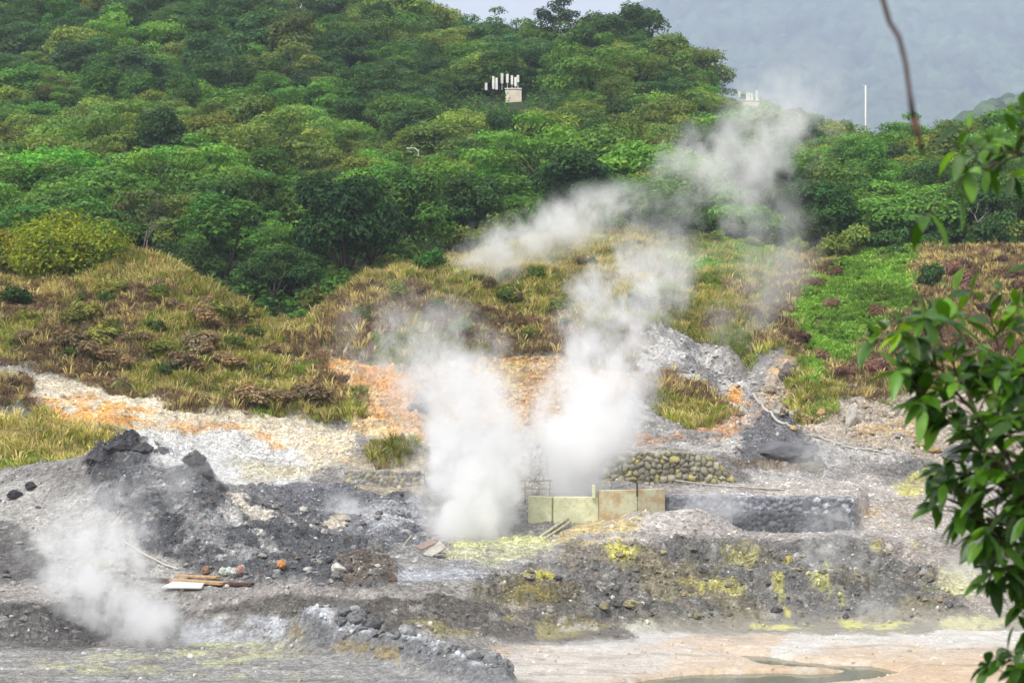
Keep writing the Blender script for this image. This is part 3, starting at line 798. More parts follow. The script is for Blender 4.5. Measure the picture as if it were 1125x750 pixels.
for (Y, u, x, s) in cands:
    z = ground(u, Y)
    # choice of colour by place
    q = r2.random(); pn = float(fbm(np.array([x * .04]), np.array([Y * .04]), 300, 2)[0])
    left, right = u < 400, u > 800
    if Y > 238 and not right: t = 'blue' if q < .32 else 'dark' if q < .55 else 'mid' if q < .84 else 'olive'
    elif Y > 180 and Y < 222 and u < 780 and q < .55: t = 'olive' if q < .42 else 'yellow'
    elif Y < 172: t = 'dark' if q < .3 else 'mid' if q < .75 else 'bright' if q < .9 else 'olive'
    elif right: t = 'mid' if q < .4 else 'dark' if q < .6 else 'olive' if q < .78 else 'yellow' if q < .88 else 'bright'
    else: t = 'mid' if q < .38 else 'bright' if q < .62 else 'dark' if q < .85 else 'olive'
    if pn > .25 and t == 'mid': t = 'bright'
    k = int(r2.choice(TK[t])); R, H = PROTO[k][2], PROTO[k][3]
    sz = s * r2.uniform(.85, 1.15)
    s *= 1.16; sink = 2.0 * s; z -= sink
    vt = 375 + (CAMZ - (z + H * sz)) / Y * F; hw = R * s * F / Y
    vb = 375 + (CAMZ - z) / Y * F
    if vt > 400 or vb < -8: continue
    bad = False
    for (a, b_, c, d_, kY) in KEEP:
        if Y < kY + 3 and u + hw > a and u - hw < c and vt < d_ and vb > b_: bad = True
    if bad: continue
    j0, j1 = int(u - hw * .8) + OFF, int(u + hw * .8) + OFF
    j0 = max(j0, 0); j1 = min(j1, 1499)
    if j1 <= j0: continue
    if (cov[j0:j1] > vt + 4).mean() < .22: continue
    area = np.clip(cov[j0:j1] - vt, 0, vb - vt).sum()
    seg = cov[j0:j1]; np.minimum(seg, vt + .30 * (vb - vt), out=seg)
    recs.append((Y, u, x, z, s, sz, k, t, area))
PLACE = []
recs.sort(key=lambda q: -q[8])
def crowd(rest):
    Vs, Cs = [], []
    for (Y, u, x, z, s, sz, k, t, _) in rest:
        me = PROTO[k][0].data; nv = len(me.vertices)
        co = np.empty(nv * 3, np.float32); me.vertices.foreach_get('co', co); co = co.reshape(-1, 3)
        cc = np.empty(nv * 4, np.float32); me.color_attributes['Col'].data.foreach_get('color', cc)
        a = r2.uniform(0, 6.28); ca, sa = math.cos(a), math.sin(a)
        Vs.append(np.stack([(co[:, 0] * ca - co[:, 1] * sa) * s + x, (co[:, 0] * sa + co[:, 1] * ca) * s + Y, co[:, 2] * sz + z], 1))
        Cs.append(cc.reshape(-1, 4)[:, :3] * np.array(srgb(*TINTS[t])) * r2.uniform(.8, 1.25))
    V = np.concatenate(Vs)
    o = mesh_np('forest', V, np.arange(len(V)).reshape(-1, 4), M_CROWN, col=np.clip(np.concatenate(Cs), .004, .5))
    tag(o, 'mass of further tree crowns filling the gaps of the hill forest', 'forest', kind='stuff')
NT = 285
if len(recs) > NT: crowd(recs[NT:]); print('CROWD', len(recs) - NT); recs = recs[:NT]
for (Y, u, x, z, s, sz, k, t, vt) in recs:
    side = 'left' if u < 400 else 'middle' if u < 800 else 'right'
    if side == 'right':
        band = 'at the forest foot above the bright green patch' if Y < 185 else 'below the grey mountain, right of the steam'
    else:
        sd = 'above the grassy hillock' if side == 'left' else 'behind the steam'
        band = ('at the forest foot ' if Y < 175 else 'on the middle slope ' if Y < 228 else 'on the top slope ') + sd
    lab = f"{WORD[t]} tree {band}"
    cr = np.array(srgb(*TINTS[t])) * r2.uniform(.86, 1.4) * (1 + r2.normal(size=3) * .06)
    tree(k, x, Y, z, s, sz, r2.uniform(0, 6.28), tuple(np.clip(cr, .004, .5)), lab, f"{WORD[t]} trees {band}")
print('TREES', len(recs))

# the trees that stand out
def at_uY(u, Y): return ((u - 562.5) / F * Y, Y, float(ground(u, Y)))
v, f, c, cen = crown_arrays(41, R=4.15, Hc=4.3, base=.5, lobes=46, per=300, leaf=.12, flat=.75, spread=.72, tip=((2.0, 1.55, .6), .45))
g = at_uY(76, 124.5)
e = empty('tree', (g[0], g[1], g[2] - .6)); tag(e, 'round yellow green tree with dense dome crown on the grassy hillock crest', 'tree')
o = mesh_np('crown', v, f, M_CROWN, e, col=c); o.color = (*srgb(122, 142, 46), 1)
trunk_mb(cen, 1.2, 41, .2).build('trunk', M_BARK, e, True)
for (u, Y, k, s, sz, cc, lab) in (
        (-8, 128, 6, .8, .75, (120, 120, 50), 'small yellowish tree at the left edge behind the round dome tree'),
        (375, 138, 4, 1.15, 1.15, (46, 80, 38), 'tall dark green tree beside the gully, left of the middle hill'),
        (405, 143, 2, .95, .95, (48, 84, 38), 'dark green tree with narrow crown just behind the dark gully tree'),
        (300, 140, 9, .75, .6, (66, 96, 44), 'small airy green tree at the head of the gully'),
        (205, 137, 1, .7, .55, (62, 92, 36), 'low spreading green tree just behind the hillock crest'),
        (610, 285, 9, .9, 1.2, (46, 70, 42), 'thin open crowned tree standing against the white sky'),
        (740, 150, 1, .8, .6, (70, 108, 46), 'low green tree at the top of the middle hill')):
    g = at_uY(u, Y); tree(k, g[0], g[1], g[2] - (.2 if Y > 250 else 1.7), s, sz * (1 if Y > 250 else 1.2), u * .1, srgb(*cc), lab)

def bare_tree(seed, h, spread, r0, levels=4):
    r = random.Random(seed); mb = MB()
    def grow(p, d, ln, rad, lv):
        q = p + d * ln * .5 + Vector((r.uniform(-1, 1), r.uniform(-1, 1), 0)) * ln * .06
        e_ = p + d * ln
        mb.tube([p, q, e_], [rad, rad * .85, rad * .62], 5)
        if lv == 0: return
        for _ in range(r.choice((2, 3, 3))):
            nd = (d + Vector((r.uniform(-1, 1) * spread, r.uniform(-1, 1) * spread, r.uniform(-.1, .6)))).normalized()
            grow(e_ if r.random() < .6 else q, nd, ln * r.uniform(.55, .8), rad * .58, lv - 1)
    grow(Vector((0, 0, -.3)), Vector((.05, 0, 1)), h * .38, r0, levels)
    return mb
for (u, Y, h, sp, lab) in ((1070, 152, 4.2, .9, 'bare grey dead tree with spreading twigs on the right'), (156, 146, 6.6, .5, 'pale trunked half bare tree rising behind the hillock')):
    g = at_uY(u, Y); e = empty('dead_tree', (g[0], g[1], g[2] - .1)); tag(e, lab, 'tree')
    bare_tree(u, h, sp, .10, 5).build('trunk', M_PALE, e, True)
    if u < 500:
        v, f, c, cen = crown_arrays(61, R=1.8, Hc=3.6, base=3.0, lobes=14, per=60, leaf=.15, spread=.8)
        o = mesh_np('crown', v, f, M_CROWN, e, col=c); o.color = (*srgb(96, 108, 62), 1)

# ------------------------------------------------------------------ shrubs on the slopes
SHV = []
for sd in (71, 72, 73):
    v, f, c, cen = crown_arrays(sd, R=.95, Hc=1.1, base=.0, lobes=16, per=60, leaf=.085, flat=.8, spread=.6)
    o = mesh_np('foliage', v, f, M_CROWN, col=c); st = trunk_mb(cen, .35, sd, .03, 5, 7).build('stem', M_BARK)
    COL.objects.unlink(o); COL.objects.unlink(st); SHV.append((o, st))
def shrub(u, Y, s, sz, cc, lab, grp=None, k=0):
    g = at_uY(u, Y); e = empty('shrub', (g[0], g[1], g[2] - .12), u); e.scale = (s, s, sz); tag(e, lab, 'shrub', grp)
    for q in SHV[k % 3]:
        c = q.copy(); c.parent = e; c.color = (*srgb(*[min(255, 1.22 * w_) for w_ in cc]), 1); COL.objects.link(c)
shrub(474, 123, 1.25, 1.5, (52, 92, 34), 'round dark green shrub alone on the crest of the middle hill')
shrub(14, 116, 1.3, 1.1, (48, 70, 30), 'dark green shrub at the left edge of the grassy hillock', k=1)
shrub(1024, 131, 1.1, 1.7, (58, 84, 42), 'upright dark green shrub beside the bright green patch', k=2)
r3 = np.random.default_rng(5)
def scatter_shrubs(P, n, cols, lab, grp, smin, smax, flatk=.7):
    us = [p[0] for p in P]; vs = [p[1] for p in P]; made = 0
    for _ in range(n * 12):
        if made >= n: break
        u, v_ = r3.uniform(max(min(us), -20), min(max(us), 1150)), r3.uniform(min(vs), max(vs))
        if poly_sd(np.array([u]), np.array([v_]), P)[0] < 2: continue
        g = hit(u, v_, 84)
        if not (90 < g[1] < 150): continue
        cc = cols[int(r3.integers(len(cols)))]; s = r3.uniform(smin, smax)
        shrub(u, g[1], s, s * r3.uniform(.55, .95) * flatk / .7, tuple(np.array(cc) * r3.uniform(.85, 1.15)), lab, grp, int(r3.integers(3))); made += 1
scatter_shrubs([(20, 370), (200, 380), (380, 450), (330, 460), (100, 425)], 8, [(124, 108, 82), (116, 100, 76)], 'broad dull brown shrub low on the grassy hillock', 'broad brown shrubs low on the hillock', 1.0, 1.7, .75)
scatter_shrubs([(0, 330), (150, 320), (300, 360), (200, 400), (0, 390)], 9, [(112, 112, 56), (104, 106, 50)], 'broad olive bush in the hillock grass', 'broad olive bushes on the hillock', .9, 1.5, .8)
scatter_shrubs([(20, 380), (100, 400), (320, 440), (380, 460), (330, 400), (240, 340), (120, 330), (0, 340)], 26, [(120, 104, 78), (112, 98, 72), (124, 106, 80)], 'low dull brown heathy shrub on the grassy hillock', 'brown heathy shrubs on the hillock', .5, .95, .95)
scatter_shrubs([(0, 320), (150, 310), (280, 350), (380, 440), (200, 420), (0, 390)], 28, [(86, 98, 42), (104, 108, 48), (72, 92, 38)], 'low olive green shrub among the hillock grass', 'olive shrubs on the hillock', .45, .85, 1.0)
scatter_shrubs([(350, 340), (500, 310), (700, 270), (800, 300), (700, 370), (500, 390)], 38, [(84, 102, 42), (98, 108, 50), (110, 96, 66)], 'low green brown shrub on the middle hill behind the steam', 'shrubs on the middle hill', .45, .95, 1.0)
scatter_shrubs([(840, 330), (940, 290), (1120, 280), (1125, 400), (960, 430), (860, 395)], 34, [(112, 86, 76), (104, 80, 68), (118, 94, 82)], 'mauve brown heathy shrub on the right hand slope', 'mauve brown shrubs on the right slope', .5, .95, .95)
scatter_shrubs([(895, 350), (930, 310), (1000, 280), (1010, 330), (960, 400), (895, 410)], 16, [(74, 124, 44), (86, 136, 52), (64, 110, 40)], 'low bright green leafy shrub in the green patch', 'bright green shrubs', .25, .6, .5)
scatter_shrubs([(255, 325), (330, 300), (345, 350), (330, 368), (290, 350)], 14, [(60, 100, 40), (74, 112, 44), (50, 84, 36)], 'leafy green shrub in the gully between the two hills', 'green shrubs in the gully', .5, .95, .8)

for i in range(46):
    u = r3.uniform(340, 1120); Y = float(np.interp(u, UK, YL)) + r3.uniform(-9, 3)
    if 440 < u < 520 and Y < 140: continue
    lab, cc = (('dark green bush on the forest edge behind the right slope', (66, 98, 44)) if u > 800 else ('mid green bush on the forest edge behind the middle hill', (84, 118, 48)))
    if r3.random() < .4: lab, cc = lab.replace('dark green', 'yellowish green').replace('mid green', 'olive green'), (112, 126, 54)
    s = r3.uniform(.9, 2.1)
    shrub(u, Y, s, s * r3.uniform(.8, 1.3), tuple(np.array(cc) * .85 * r3.uniform(.9, 1.15)), lab, lab.split(' on the')[0] + 'es, forest edge' + (' right' if u > 800 else ' middle'), int(r3.integers(3)))
# ------------------------------------------------------------------ undergrowth of the forest
nU = 80000
uY = np.sqrt(r3.uniform(131 ** 2, 306 ** 2, nU)); uu = r3.uniform(-60, 1185, nU)
ux = (uu - 562.5) / F * uY
iz = np.clip(np.searchsorted(Yg, uY), 0, NY - 1); jz = np.clip(np.searchsorted(Ug, uu), 0, NU - 1)
uz = Z[iz, jz]
keep = (uY > np.interp(uu, UK, YL) - np.where(uu < 260, 12, 1) - np.where((uu > 250) & (uu < 345), 14, 0))
vtop = 375 + (CAMZ - uz - 1.8) / uY * F; vbot = 375 + (CAMZ - uz) / uY * F
for (a, b_, c, d_, kY) in KEEP[:2]:
    keep &= ~((uY < kY + 1) & (uu > a - 2) & (uu < c + 2) & (vtop < d_) & (vbot > b_))
P = np.stack([ux, uY, uz + r3.random(nU) ** 1.5 * 1.7], 1)[keep]
n = len(P)
P[:, 2] += .1
nn = r3.normal(size=(n, 3)) * .5 + np.array([0, -.3, .9])
s = r3.uniform(.14, .32, n)
v, f = cards(P, nn, s, s * .6, r3)
cv = r3.uniform(.6, 1.4, n)[:, None] * np.array(srgb(70, 106, 42))[None] * (1 + .5 * fbm(P[:, 0] * .1, P[:, 1] * .1, 81, 3))[:, None]
o = mesh_np('undergrowth', v, f, M_GRASS, col=np.repeat(np.clip(cv, .005, .4), 4, axis=0)); tag(o, 'dark leafy undergrowth between the trunks of the forest', 'undergrowth', kind='stuff')

# ------------------------------------------------------------------ grass and fern cover
def grass(nT, seed):
    r = np.random.default_rng(seed)
    Y = np.sqrt(r.uniform(86 ** 2, 152 ** 2, nT)); u = r.uniform(-50, 1180, nT)
    i = np.clip(np.searchsorted(Yg, Y), 0, NY - 1); j = np.clip(np.searchsorted(Ug, u), 0, NU - 1)
    vm = VM[i, j]
    kp = (vm > r.random(nT) * .9 + .1) & (Y < np.interp(u, UK, YL) + 2) & ((Y < 133) | (u > 330))
    Y, u, i, j = Y[kp], u[kp], i[kp], j[kp]
    x = (u - 562.5) / F * Y; z = Z[i, j]; v = VV[i, j]
    n = len(Y)
    wid = worley(x / 1.5 + .3 * fbm(x, Y, 13, 2), Y / 1.7, 87)[2]; a = fbm(x * .13, Y * .13, 401, 3) + (wid - .5) * .25; b = fbm(x * .3 + 9, Y * .3, 402, 3); q = r.random(n)
    # kinds: 0 olive, 1 straw, 2 green, 3 mauve fern, 4 bright green, 5 brown
    k = np.where(q < .55, 0, np.where(q < .8, 2, np.where(q < .95, 1, 5)))
    rightp = sstep(-5, 5, poly_sd(u + a * 14, v + b * 9, VEG['right'])) > .5
    mauve = (a > np.where(rightp, -.5, np.where(u > 400, .28, np.where(v > 370, .15, .24)))) & (v > 318)
    mauve |= rightp & (a > -.3)
    k = np.where(mauve & (q < .85), 3, k)
    k = np.where((b > .3) & ~rightp & ~mauve, 2, k)
    k = np.where((u < 140) & (v > 455) & (k == 3), np.where(q < .3, 1, 0), k)
    crest = (b > .02) & ~rightp & (((u < 420) & (v < 332)) | ((u > 350) & (u < 720) & (v < 335)))
    k = np.where(crest & (q < .28), 1, k)
    GP = [(893, 345), (905, 300), (950, 280), (1005, 270), (1012, 330), (975, 350), (950, 385), (905, 408), (880, 450), (872, 425), (893, 392)]
    green = sstep(-6, 6, poly_sd(u + a * 34 + b * 14, v + b * 26, GP)) > r.random(n)
    k = np.where(green, 4, k)
    band = (u > 730) & (u < 850) & (v > 262) & (v < 302) & (q < .6); k = np.where(band, 4, k)
    base = np.array([srgb(142, 142, 70), srgb(176, 162, 106), srgb(114, 128, 58), srgb(128, 108, 88), srgb(122, 156, 66), srgb(130, 106, 70)])
    hgt = np.array([.36, .55, .32, .30, .30, .30])[k] * r.uniform(.6, 1.5, n)
    nb = 12
    N_ = n * nb
    kk = np.repeat(k, nb); H = np.repeat(hgt, nb) * r.uniform(.6, 1.2, N_)
    ang = r.uniform(0, 2 * np.pi, N_); lean = np.where(kk == 3, r.uniform(.5, 1.5, N_), np.where(kk == 4, r.uniform(.4, 1.1, N_), r.uniform(.2, 1.3, N_)))
    ox = np.cos(ang); oy = np.sin(ang)
    bx = np.repeat(x, nb) + ox * r.uniform(0, .2, N_); by = np.repeat(Y, nb) + oy * r.uniform(0, .22, N_); bz = np.repeat(z, nb) - .06
    w = np.where(kk == 4, .045, np.where(kk == 3, .024, .02)) * r.uniform(.7, 1.4, N_)
    fa = r.uniform(0, np.pi, N_); wx_, wy_ = np.cos(fa) * w, np.sin(fa) * w
    mx = bx + ox * H * lean * .35; my = by + oy * H * lean * .35; mz = bz + H * .62
    tx = bx + ox * H * lean; ty = by + oy * H * lean; tz = bz + H * (1 - .28 * np.minimum(lean, 1.4))
    V = np.stack([np.stack([bx - wx_, by - wy_, bz], 1), np.stack([bx + wx_, by + wy_, bz], 1), np.stack([mx + wx_, my + wy_, mz], 1),
                  np.stack([mx - wx_, my - wy_, mz], 1), np.stack([tx, ty, tz], 1)], 1).reshape(-1, 3)
    g = np.arange(N_) * 5
    f4 = np.stack([g, g + 1, g + 2, g + 3], 1); f3 = np.stack([g + 3, g + 2, g + 4], 1)
    c = base[kk] * 1.32 * np.repeat(.78 + .44 * wid, nb)[:, None] * r.uniform(.75, 1.25, N_)[:, None] * (1 + r.normal(size=(N_, 3)) * .06) * np.repeat(1 + .45 * b, nb)[:, None]
    c = np.repeat(c[:, None, :], 5, axis=1)
    st = (kk == 1) | (r.random(N_) < .03)
    c[st, 4, :] = np.array(srgb(186, 168, 124))
    o = mesh_np('grass', V, [f4, f3], M_GRASS, col=np.clip(c.reshape(-1, 3), .01, .8))
    tag(o, 'silver grass, ferns and low herbs covering the hillsides', 'grass', kind='stuff')
    print('GRASS', n, N_)
grass(110000, 9)


# ------------------------------------------------------------------ stones
import bmesh
def rock_mesh(seed, sub=3, flat=.7):
    bm = bmesh.new(); bmesh.ops.create_icosphere(bm, subdivisions=sub, radius=1.0)
    r = random.Random(seed); off = Vector((seed * 3.7, seed * 1.3, seed * 2.1))
    planes = [(Vector((r.uniform(-1, 1), r.uniform(-1, 1), r.uniform(-.6, 1))).normalized(), r.uniform(.55, .85)) for _ in range(9)]
    for v in bm.verts:
        p = v.co.copy()
        for nrm, d in planes:
            k = p.dot(nrm) - d
            if k > 0: p -= nrm * k * .85
        p += v.co * (mnoise.noise(p * 1.6 + off) * .24 + mnoise.noise(p * 3.2 + off) * .12 + mnoise.noise(p * 8 + off) * .05)
        p.z *= flat
        v.co = p
    V = np.array([v.co[:] for v in bm.verts]); Fc = np.array([[v.index for v in f.verts] for f in bm.faces])
    c = np.array([[.75 + .35 * mnoise.noise(Vector(p) * 2.5 + off)] * 3 for p in V]); bm.free()
    o = mesh_np('rock', V, Fc, M_ROCK, smooth=False, col=np.clip(c, .3, 1.3)); COL.objects.unlink(o)
    return o
ROCKS = [rock_mesh(i + 1, 3, (.7, .6, .8, .55, .75, .9, .65)[i]) for i in range(7)]
def rock(u, v, r, cc, lab, grp=None, k=None, squash=1.0, sink=.3, Yx=None, scl=None, name='rock', rz=None):
    g = hit(u, v) if Yx is None else at_uY(u, Yx)
    o = ROCKS[k if k is not None else random.randrange(7)].copy()
    o.name = name; COL.objects.link(o)
    sx = scl or (random.uniform(.85, 1.3), random.uniform(.8, 1.1), random.uniform(.8, 1.15) * squash)
    o.scale = (r * sx[0], r * sx[1], r * sx[2]); o.rotation_euler = (0, 0, random.uniform(0, 6.28) if rz is None else rz)
    o.location = (g[0], g[1], g[2] + r * sx[2] * .7 * (1 - 2 * sink))
    o.color = (*srgb(*cc), 1); tag(o, lab, 'rock', grp)
    return o
G = 1.05
rock(936, 466, .55, (190, 184, 174), 'tall pale standing rock leaning on the rubble slope', None, 2, scl=(.62, .6, 1.7), sink=.2, rz=.5).rotation_euler = (0, .28, .4)
rock(866, 413, .55, (112, 104, 102), 'smooth dark grey boulder below the mauve shrubs', None, 5, sink=.25)
rock(836, 580, .42, (112, 112, 112), 'rounded grey boulder at the foot of the long stone wall', None, 5, scl=(1, .9, 1.05), sink=.15)
rock(920, 578, .62, (124, 124, 126), 'big grey block at the right end of the long stone wall', None, 2, scl=(1.0, .7, 1.0), sink=.2)
rock(372, 626, .32, (206, 202, 194), 'single whitish rock right of the dark mound foot', None, 0, squash=.8, sink=.25)
rock(384, 627, .22, (84, 82, 80), 'black rock touching the whitish rock right of the mound', None, 3, sink=.25)
rock(852, 500, 1.25, (108, 108, 112), 'large dark domed boulder on the upper terrace', None, 1, scl=(1.4, .9, .75), sink=.5)
rock(382, 394, .42, (176, 168, 156), 'pale pointed rock at the edge of the orange slope', None, 4, scl=(.6, .6, 1.6), sink=.2)
rock(398, 398, .34, (150, 144, 138), 'grey pointed rock beside the pale one on the orange slope', None, 2, scl=(.8, .7, 1.2), sink=.2)
rock(460, 452, .9, (150, 144, 138), 'broad grey outcrop in the steam on the ochre slope', None, 0, scl=(1.0, .6, 1.0), sink=.3)
rock(930, 428, .6, (126, 112, 108), 'long flat dark slab rock among the right slope shrubs', None, 3, scl=(1.5, .7, .6), sink=.3, rz=.3)
rock(16, 548, .3, (62, 62, 66), 'black rock high on the pale left slope', None, 1, sink=.2)
rock(34, 537, .24, (66, 66, 70), 'smaller black rock beside the one on the pale left slope', None, 2, sink=.2)
rock(1052, 505, .8, (112, 110, 110), 'dark grey boulder behind the foreground leaves', None, 0, sink=.3)
rock(846, 432, .34, (150, 140, 120), 'brown grey knob of rock beside the orange stain in the white gully', None, 5, sink=.2)
rock(884, 508, .16, (226, 170, 70), 'small orange stone on the upper terrace edge', None, 5, sink=.2)
for (u, v, c, lab) in ((246, 632, (188, 194, 184), 'pale greenish stone left in the little heap by the planks'), (252, 629, (200, 204, 196), 'pale stone on top of the little heap by the planks'), (258, 633, (194, 198, 190), 'pale stone right in the little heap by the planks'),
                       (263, 631, (176, 128, 110), 'reddish stone beside the pale heap by the planks'), (226, 631, (150, 118, 96), 'brown stone left of the pale heap by the planks'), (309, 627, (196, 138, 84), 'single orange stone at the foot of the dark mound')):
    rock(u, v, .2, c, lab, None, 5, sink=.1, scl=(1, .9, .95))
for (u, v, r, c, lab) in ((128, 492, .55, (70, 70, 73), 'blackish crag at the top of the dark mound below the grass'), (158, 493, .5, (76, 76, 78), 'black crag along the mound top, right of the highest one'),
                       (178, 496, .36, (84, 84, 86), 'small dark crag at the end of the mound top'), (106, 506, .45, (78, 78, 80), 'dark crag at the left shoulder of the mound'),
                       (214, 508, .5, (68, 67, 69), 'dark jagged crag topping the right spur of the mound'), (226, 520, .5, (74, 73, 75), 'dark crag just below the jagged one on the mound spur'), (238, 536, .42, (80, 80, 82), 'lowest dark crag on the right spur of the mound')):
    rock(u, v, r, c, lab, None, squash=.8, sink=.5)
rr = random.Random(3)
def scatter_rocks(P, n, r0, r1, cols, lab, grp):
    us = [p[0] for p in P]; vs = [p[1] for p in P]; made = 0
    for _ in range(n * 10):
        if made >= n: break
        u, v = rr.uniform(min(us), max(us)), rr.uniform(min(vs), max(vs))
        if poly_sd(np.array([u]), np.array([v]), P)[0] < 0: continue
        cc = rr.choice(cols); k = rr.uniform(.8, 1.2)
        rock(u, v, r0 + (r1 - r0) * rr.random() ** 2.5, tuple(c * k for c in cc), lab, grp, squash=.85); made += 1
greys = [(120, 118, 116), (96, 96, 98), (150, 147, 142), (176, 172, 166)]
scatter_rocks([(200, 618), (300, 610), (430, 612), (440, 642), (280, 642), (210, 634)], 36, .09, 0.24, greys + [(140, 118, 98)], 'grey stone among rubble at the foot of the dark mound', 'stones at the foot of the dark mound')
scatter_rocks([(0, 545), (60, 560), (150, 610), (190, 650), (0, 655)], 22, .07, 0.18, greys, 'loose grey stone on the pale left hand slope', 'stones on the left slope')
scatter_rocks([(250, 550), (440, 552), (470, 590), (430, 600), (320, 580)], 34, .08, 0.21, greys + [(200, 198, 194)], 'grey stone on the dark flat ground behind the mound', 'stones behind the dark mound')
scatter_rocks([(560, 640), (640, 606), (760, 600), (1000, 606), (1050, 676), (700, 684)], 58, .1, 0.29, [(104, 102, 100), (122, 116, 104), (90, 88, 88), (140, 132, 104)], 'dark stone on the sulphur stained bank', 'stones on the sulphur bank')
scatter_rocks([(840, 440), (880, 410), (900, 452), (960, 445), (1050, 440), (1050, 498), (960, 500), (880, 484)], 60, .1, 0.34, [(180, 170, 156), (196, 188, 176), (150, 144, 138), (190, 158, 112)], 'pale buff stone on the rubble slope right of the gully', 'stones on the right rubble slope')
scatter_rocks([(720, 400), (745, 360), (800, 400), (850, 465), (800, 455)], 26, .1, 0.27, [(190, 188, 184), (150, 150, 152), (204, 200, 194)], 'whitish stone in the white gully', 'stones in the white gully')
scatter_rocks([(0, 672), (100, 668), (130, 692), (100, 708), (0, 708)], 18, .06, 0.16, greys, 'stone on the dark bank at the lower left', 'stones on the lower left bank')
scatter_rocks([(500, 405), (620, 400), (640, 470), (500, 480)], 20, .1, 0.24, [(196, 160, 118), (180, 170, 150), (160, 140, 116)], 'ochre stone on the slope behind the steam', 'stones on the ochre slope')

for i in range(46):
    t = rr.random(); (ax, ay), (bx, by) = (ra, rb) if t < .5 else (rb, rc); q = (t * 2) % 1
    x, y = ax + (bx - ax) * q + rr.uniform(-.35, .4), ay + (by - ay) * q + rr.uniform(-.35, .3)
    o = ROCKS[rr.randrange(7)].copy(); o.name = 'rock'; COL.objects.link(o); r = .1 + .24 * rr.random() ** 1.6
    o.scale = (r * rr.uniform(.8, 1.3), r * rr.uniform(.8, 1.2), r * rr.uniform(.8, 1.4)); o.rotation_euler = (rr.uniform(-.3, .3), rr.uniform(-.3, .3), rr.uniform(0, 6))
    o.location = (x, y, ground_xy(x, y) + r * .1); k = rr.uniform(.75, 1.2)
    o.color = (*srgb(132 * k, 133 * k, 134 * k), 1); tag(o, 'grey stone bedded in the stony ridge at the lower middle', 'rock', 'stones of the stony ridge')
# gravel: small stones nobody could count
ico = bmesh.new(); bmesh.ops.create_icosphere(ico, subdivisions=1, radius=1.0)
IV = np.array([v.co[:] for v in ico.verts]); IF = np.array([[v.index for v in f.verts] for f in ico.faces]); ico.free()
def gravel(n, seed):
    r = np.random.default_rng(seed)
    Y = np.sqrt(r.uniform(59 ** 2, 122 ** 2, n)); u = r.uniform(-40, 1165, n)
    i = np.clip(np.searchsorted(Yg, Y), 0, NY - 1); j = np.clip(np.searchsorted(Ug, u), 0, NU - 1)
    w = (rub * (rg + .1))[i, j]; kp = r.random(n) < w * 1.2
    Y, u, i, j = Y[kp], u[kp], i[kp], j[kp]; n = len(Y)
    P = np.stack([(u - 562.5) / F * Y, Y, Z[i, j]], 1)
    s = .025 + .065 * r.random(n) ** 3
    sc = s[:, None, None] * r.uniform(.6, 1.3, (n, 1, 3))
    V = IV[None] * sc * (1 + r.uniform(-.25, .25, (n, len(IV), 1)))
    a = r.uniform(0, 6.28, n); ca, sa = np.cos(a)[:, None], np.sin(a)[:, None]
    V = np.stack([V[..., 0] * ca - V[..., 1] * sa, V[..., 0] * sa + V[..., 1] * ca, V[..., 2]], -1) + P[:, None, :]
    fc = (IF[None] + (np.arange(n) * len(IV))[:, None, None]).reshape(-1, 3)
    c = C[i, j] * r.uniform(.7, 1.4, n)[:, None]; lt = r.random(n) < .035
    c[lt] = np.array(srgb(196, 192, 184))
    o = mesh_np('gravel', V.reshape(-1, 3), fc, M_ROCK, col=np.repeat(np.clip(c, .02, .8), len(IV), axis=0)); tag(o, 'small loose stones strewn over the crater slopes', 'gravel', kind='stuff')
gravel(75000, 4)

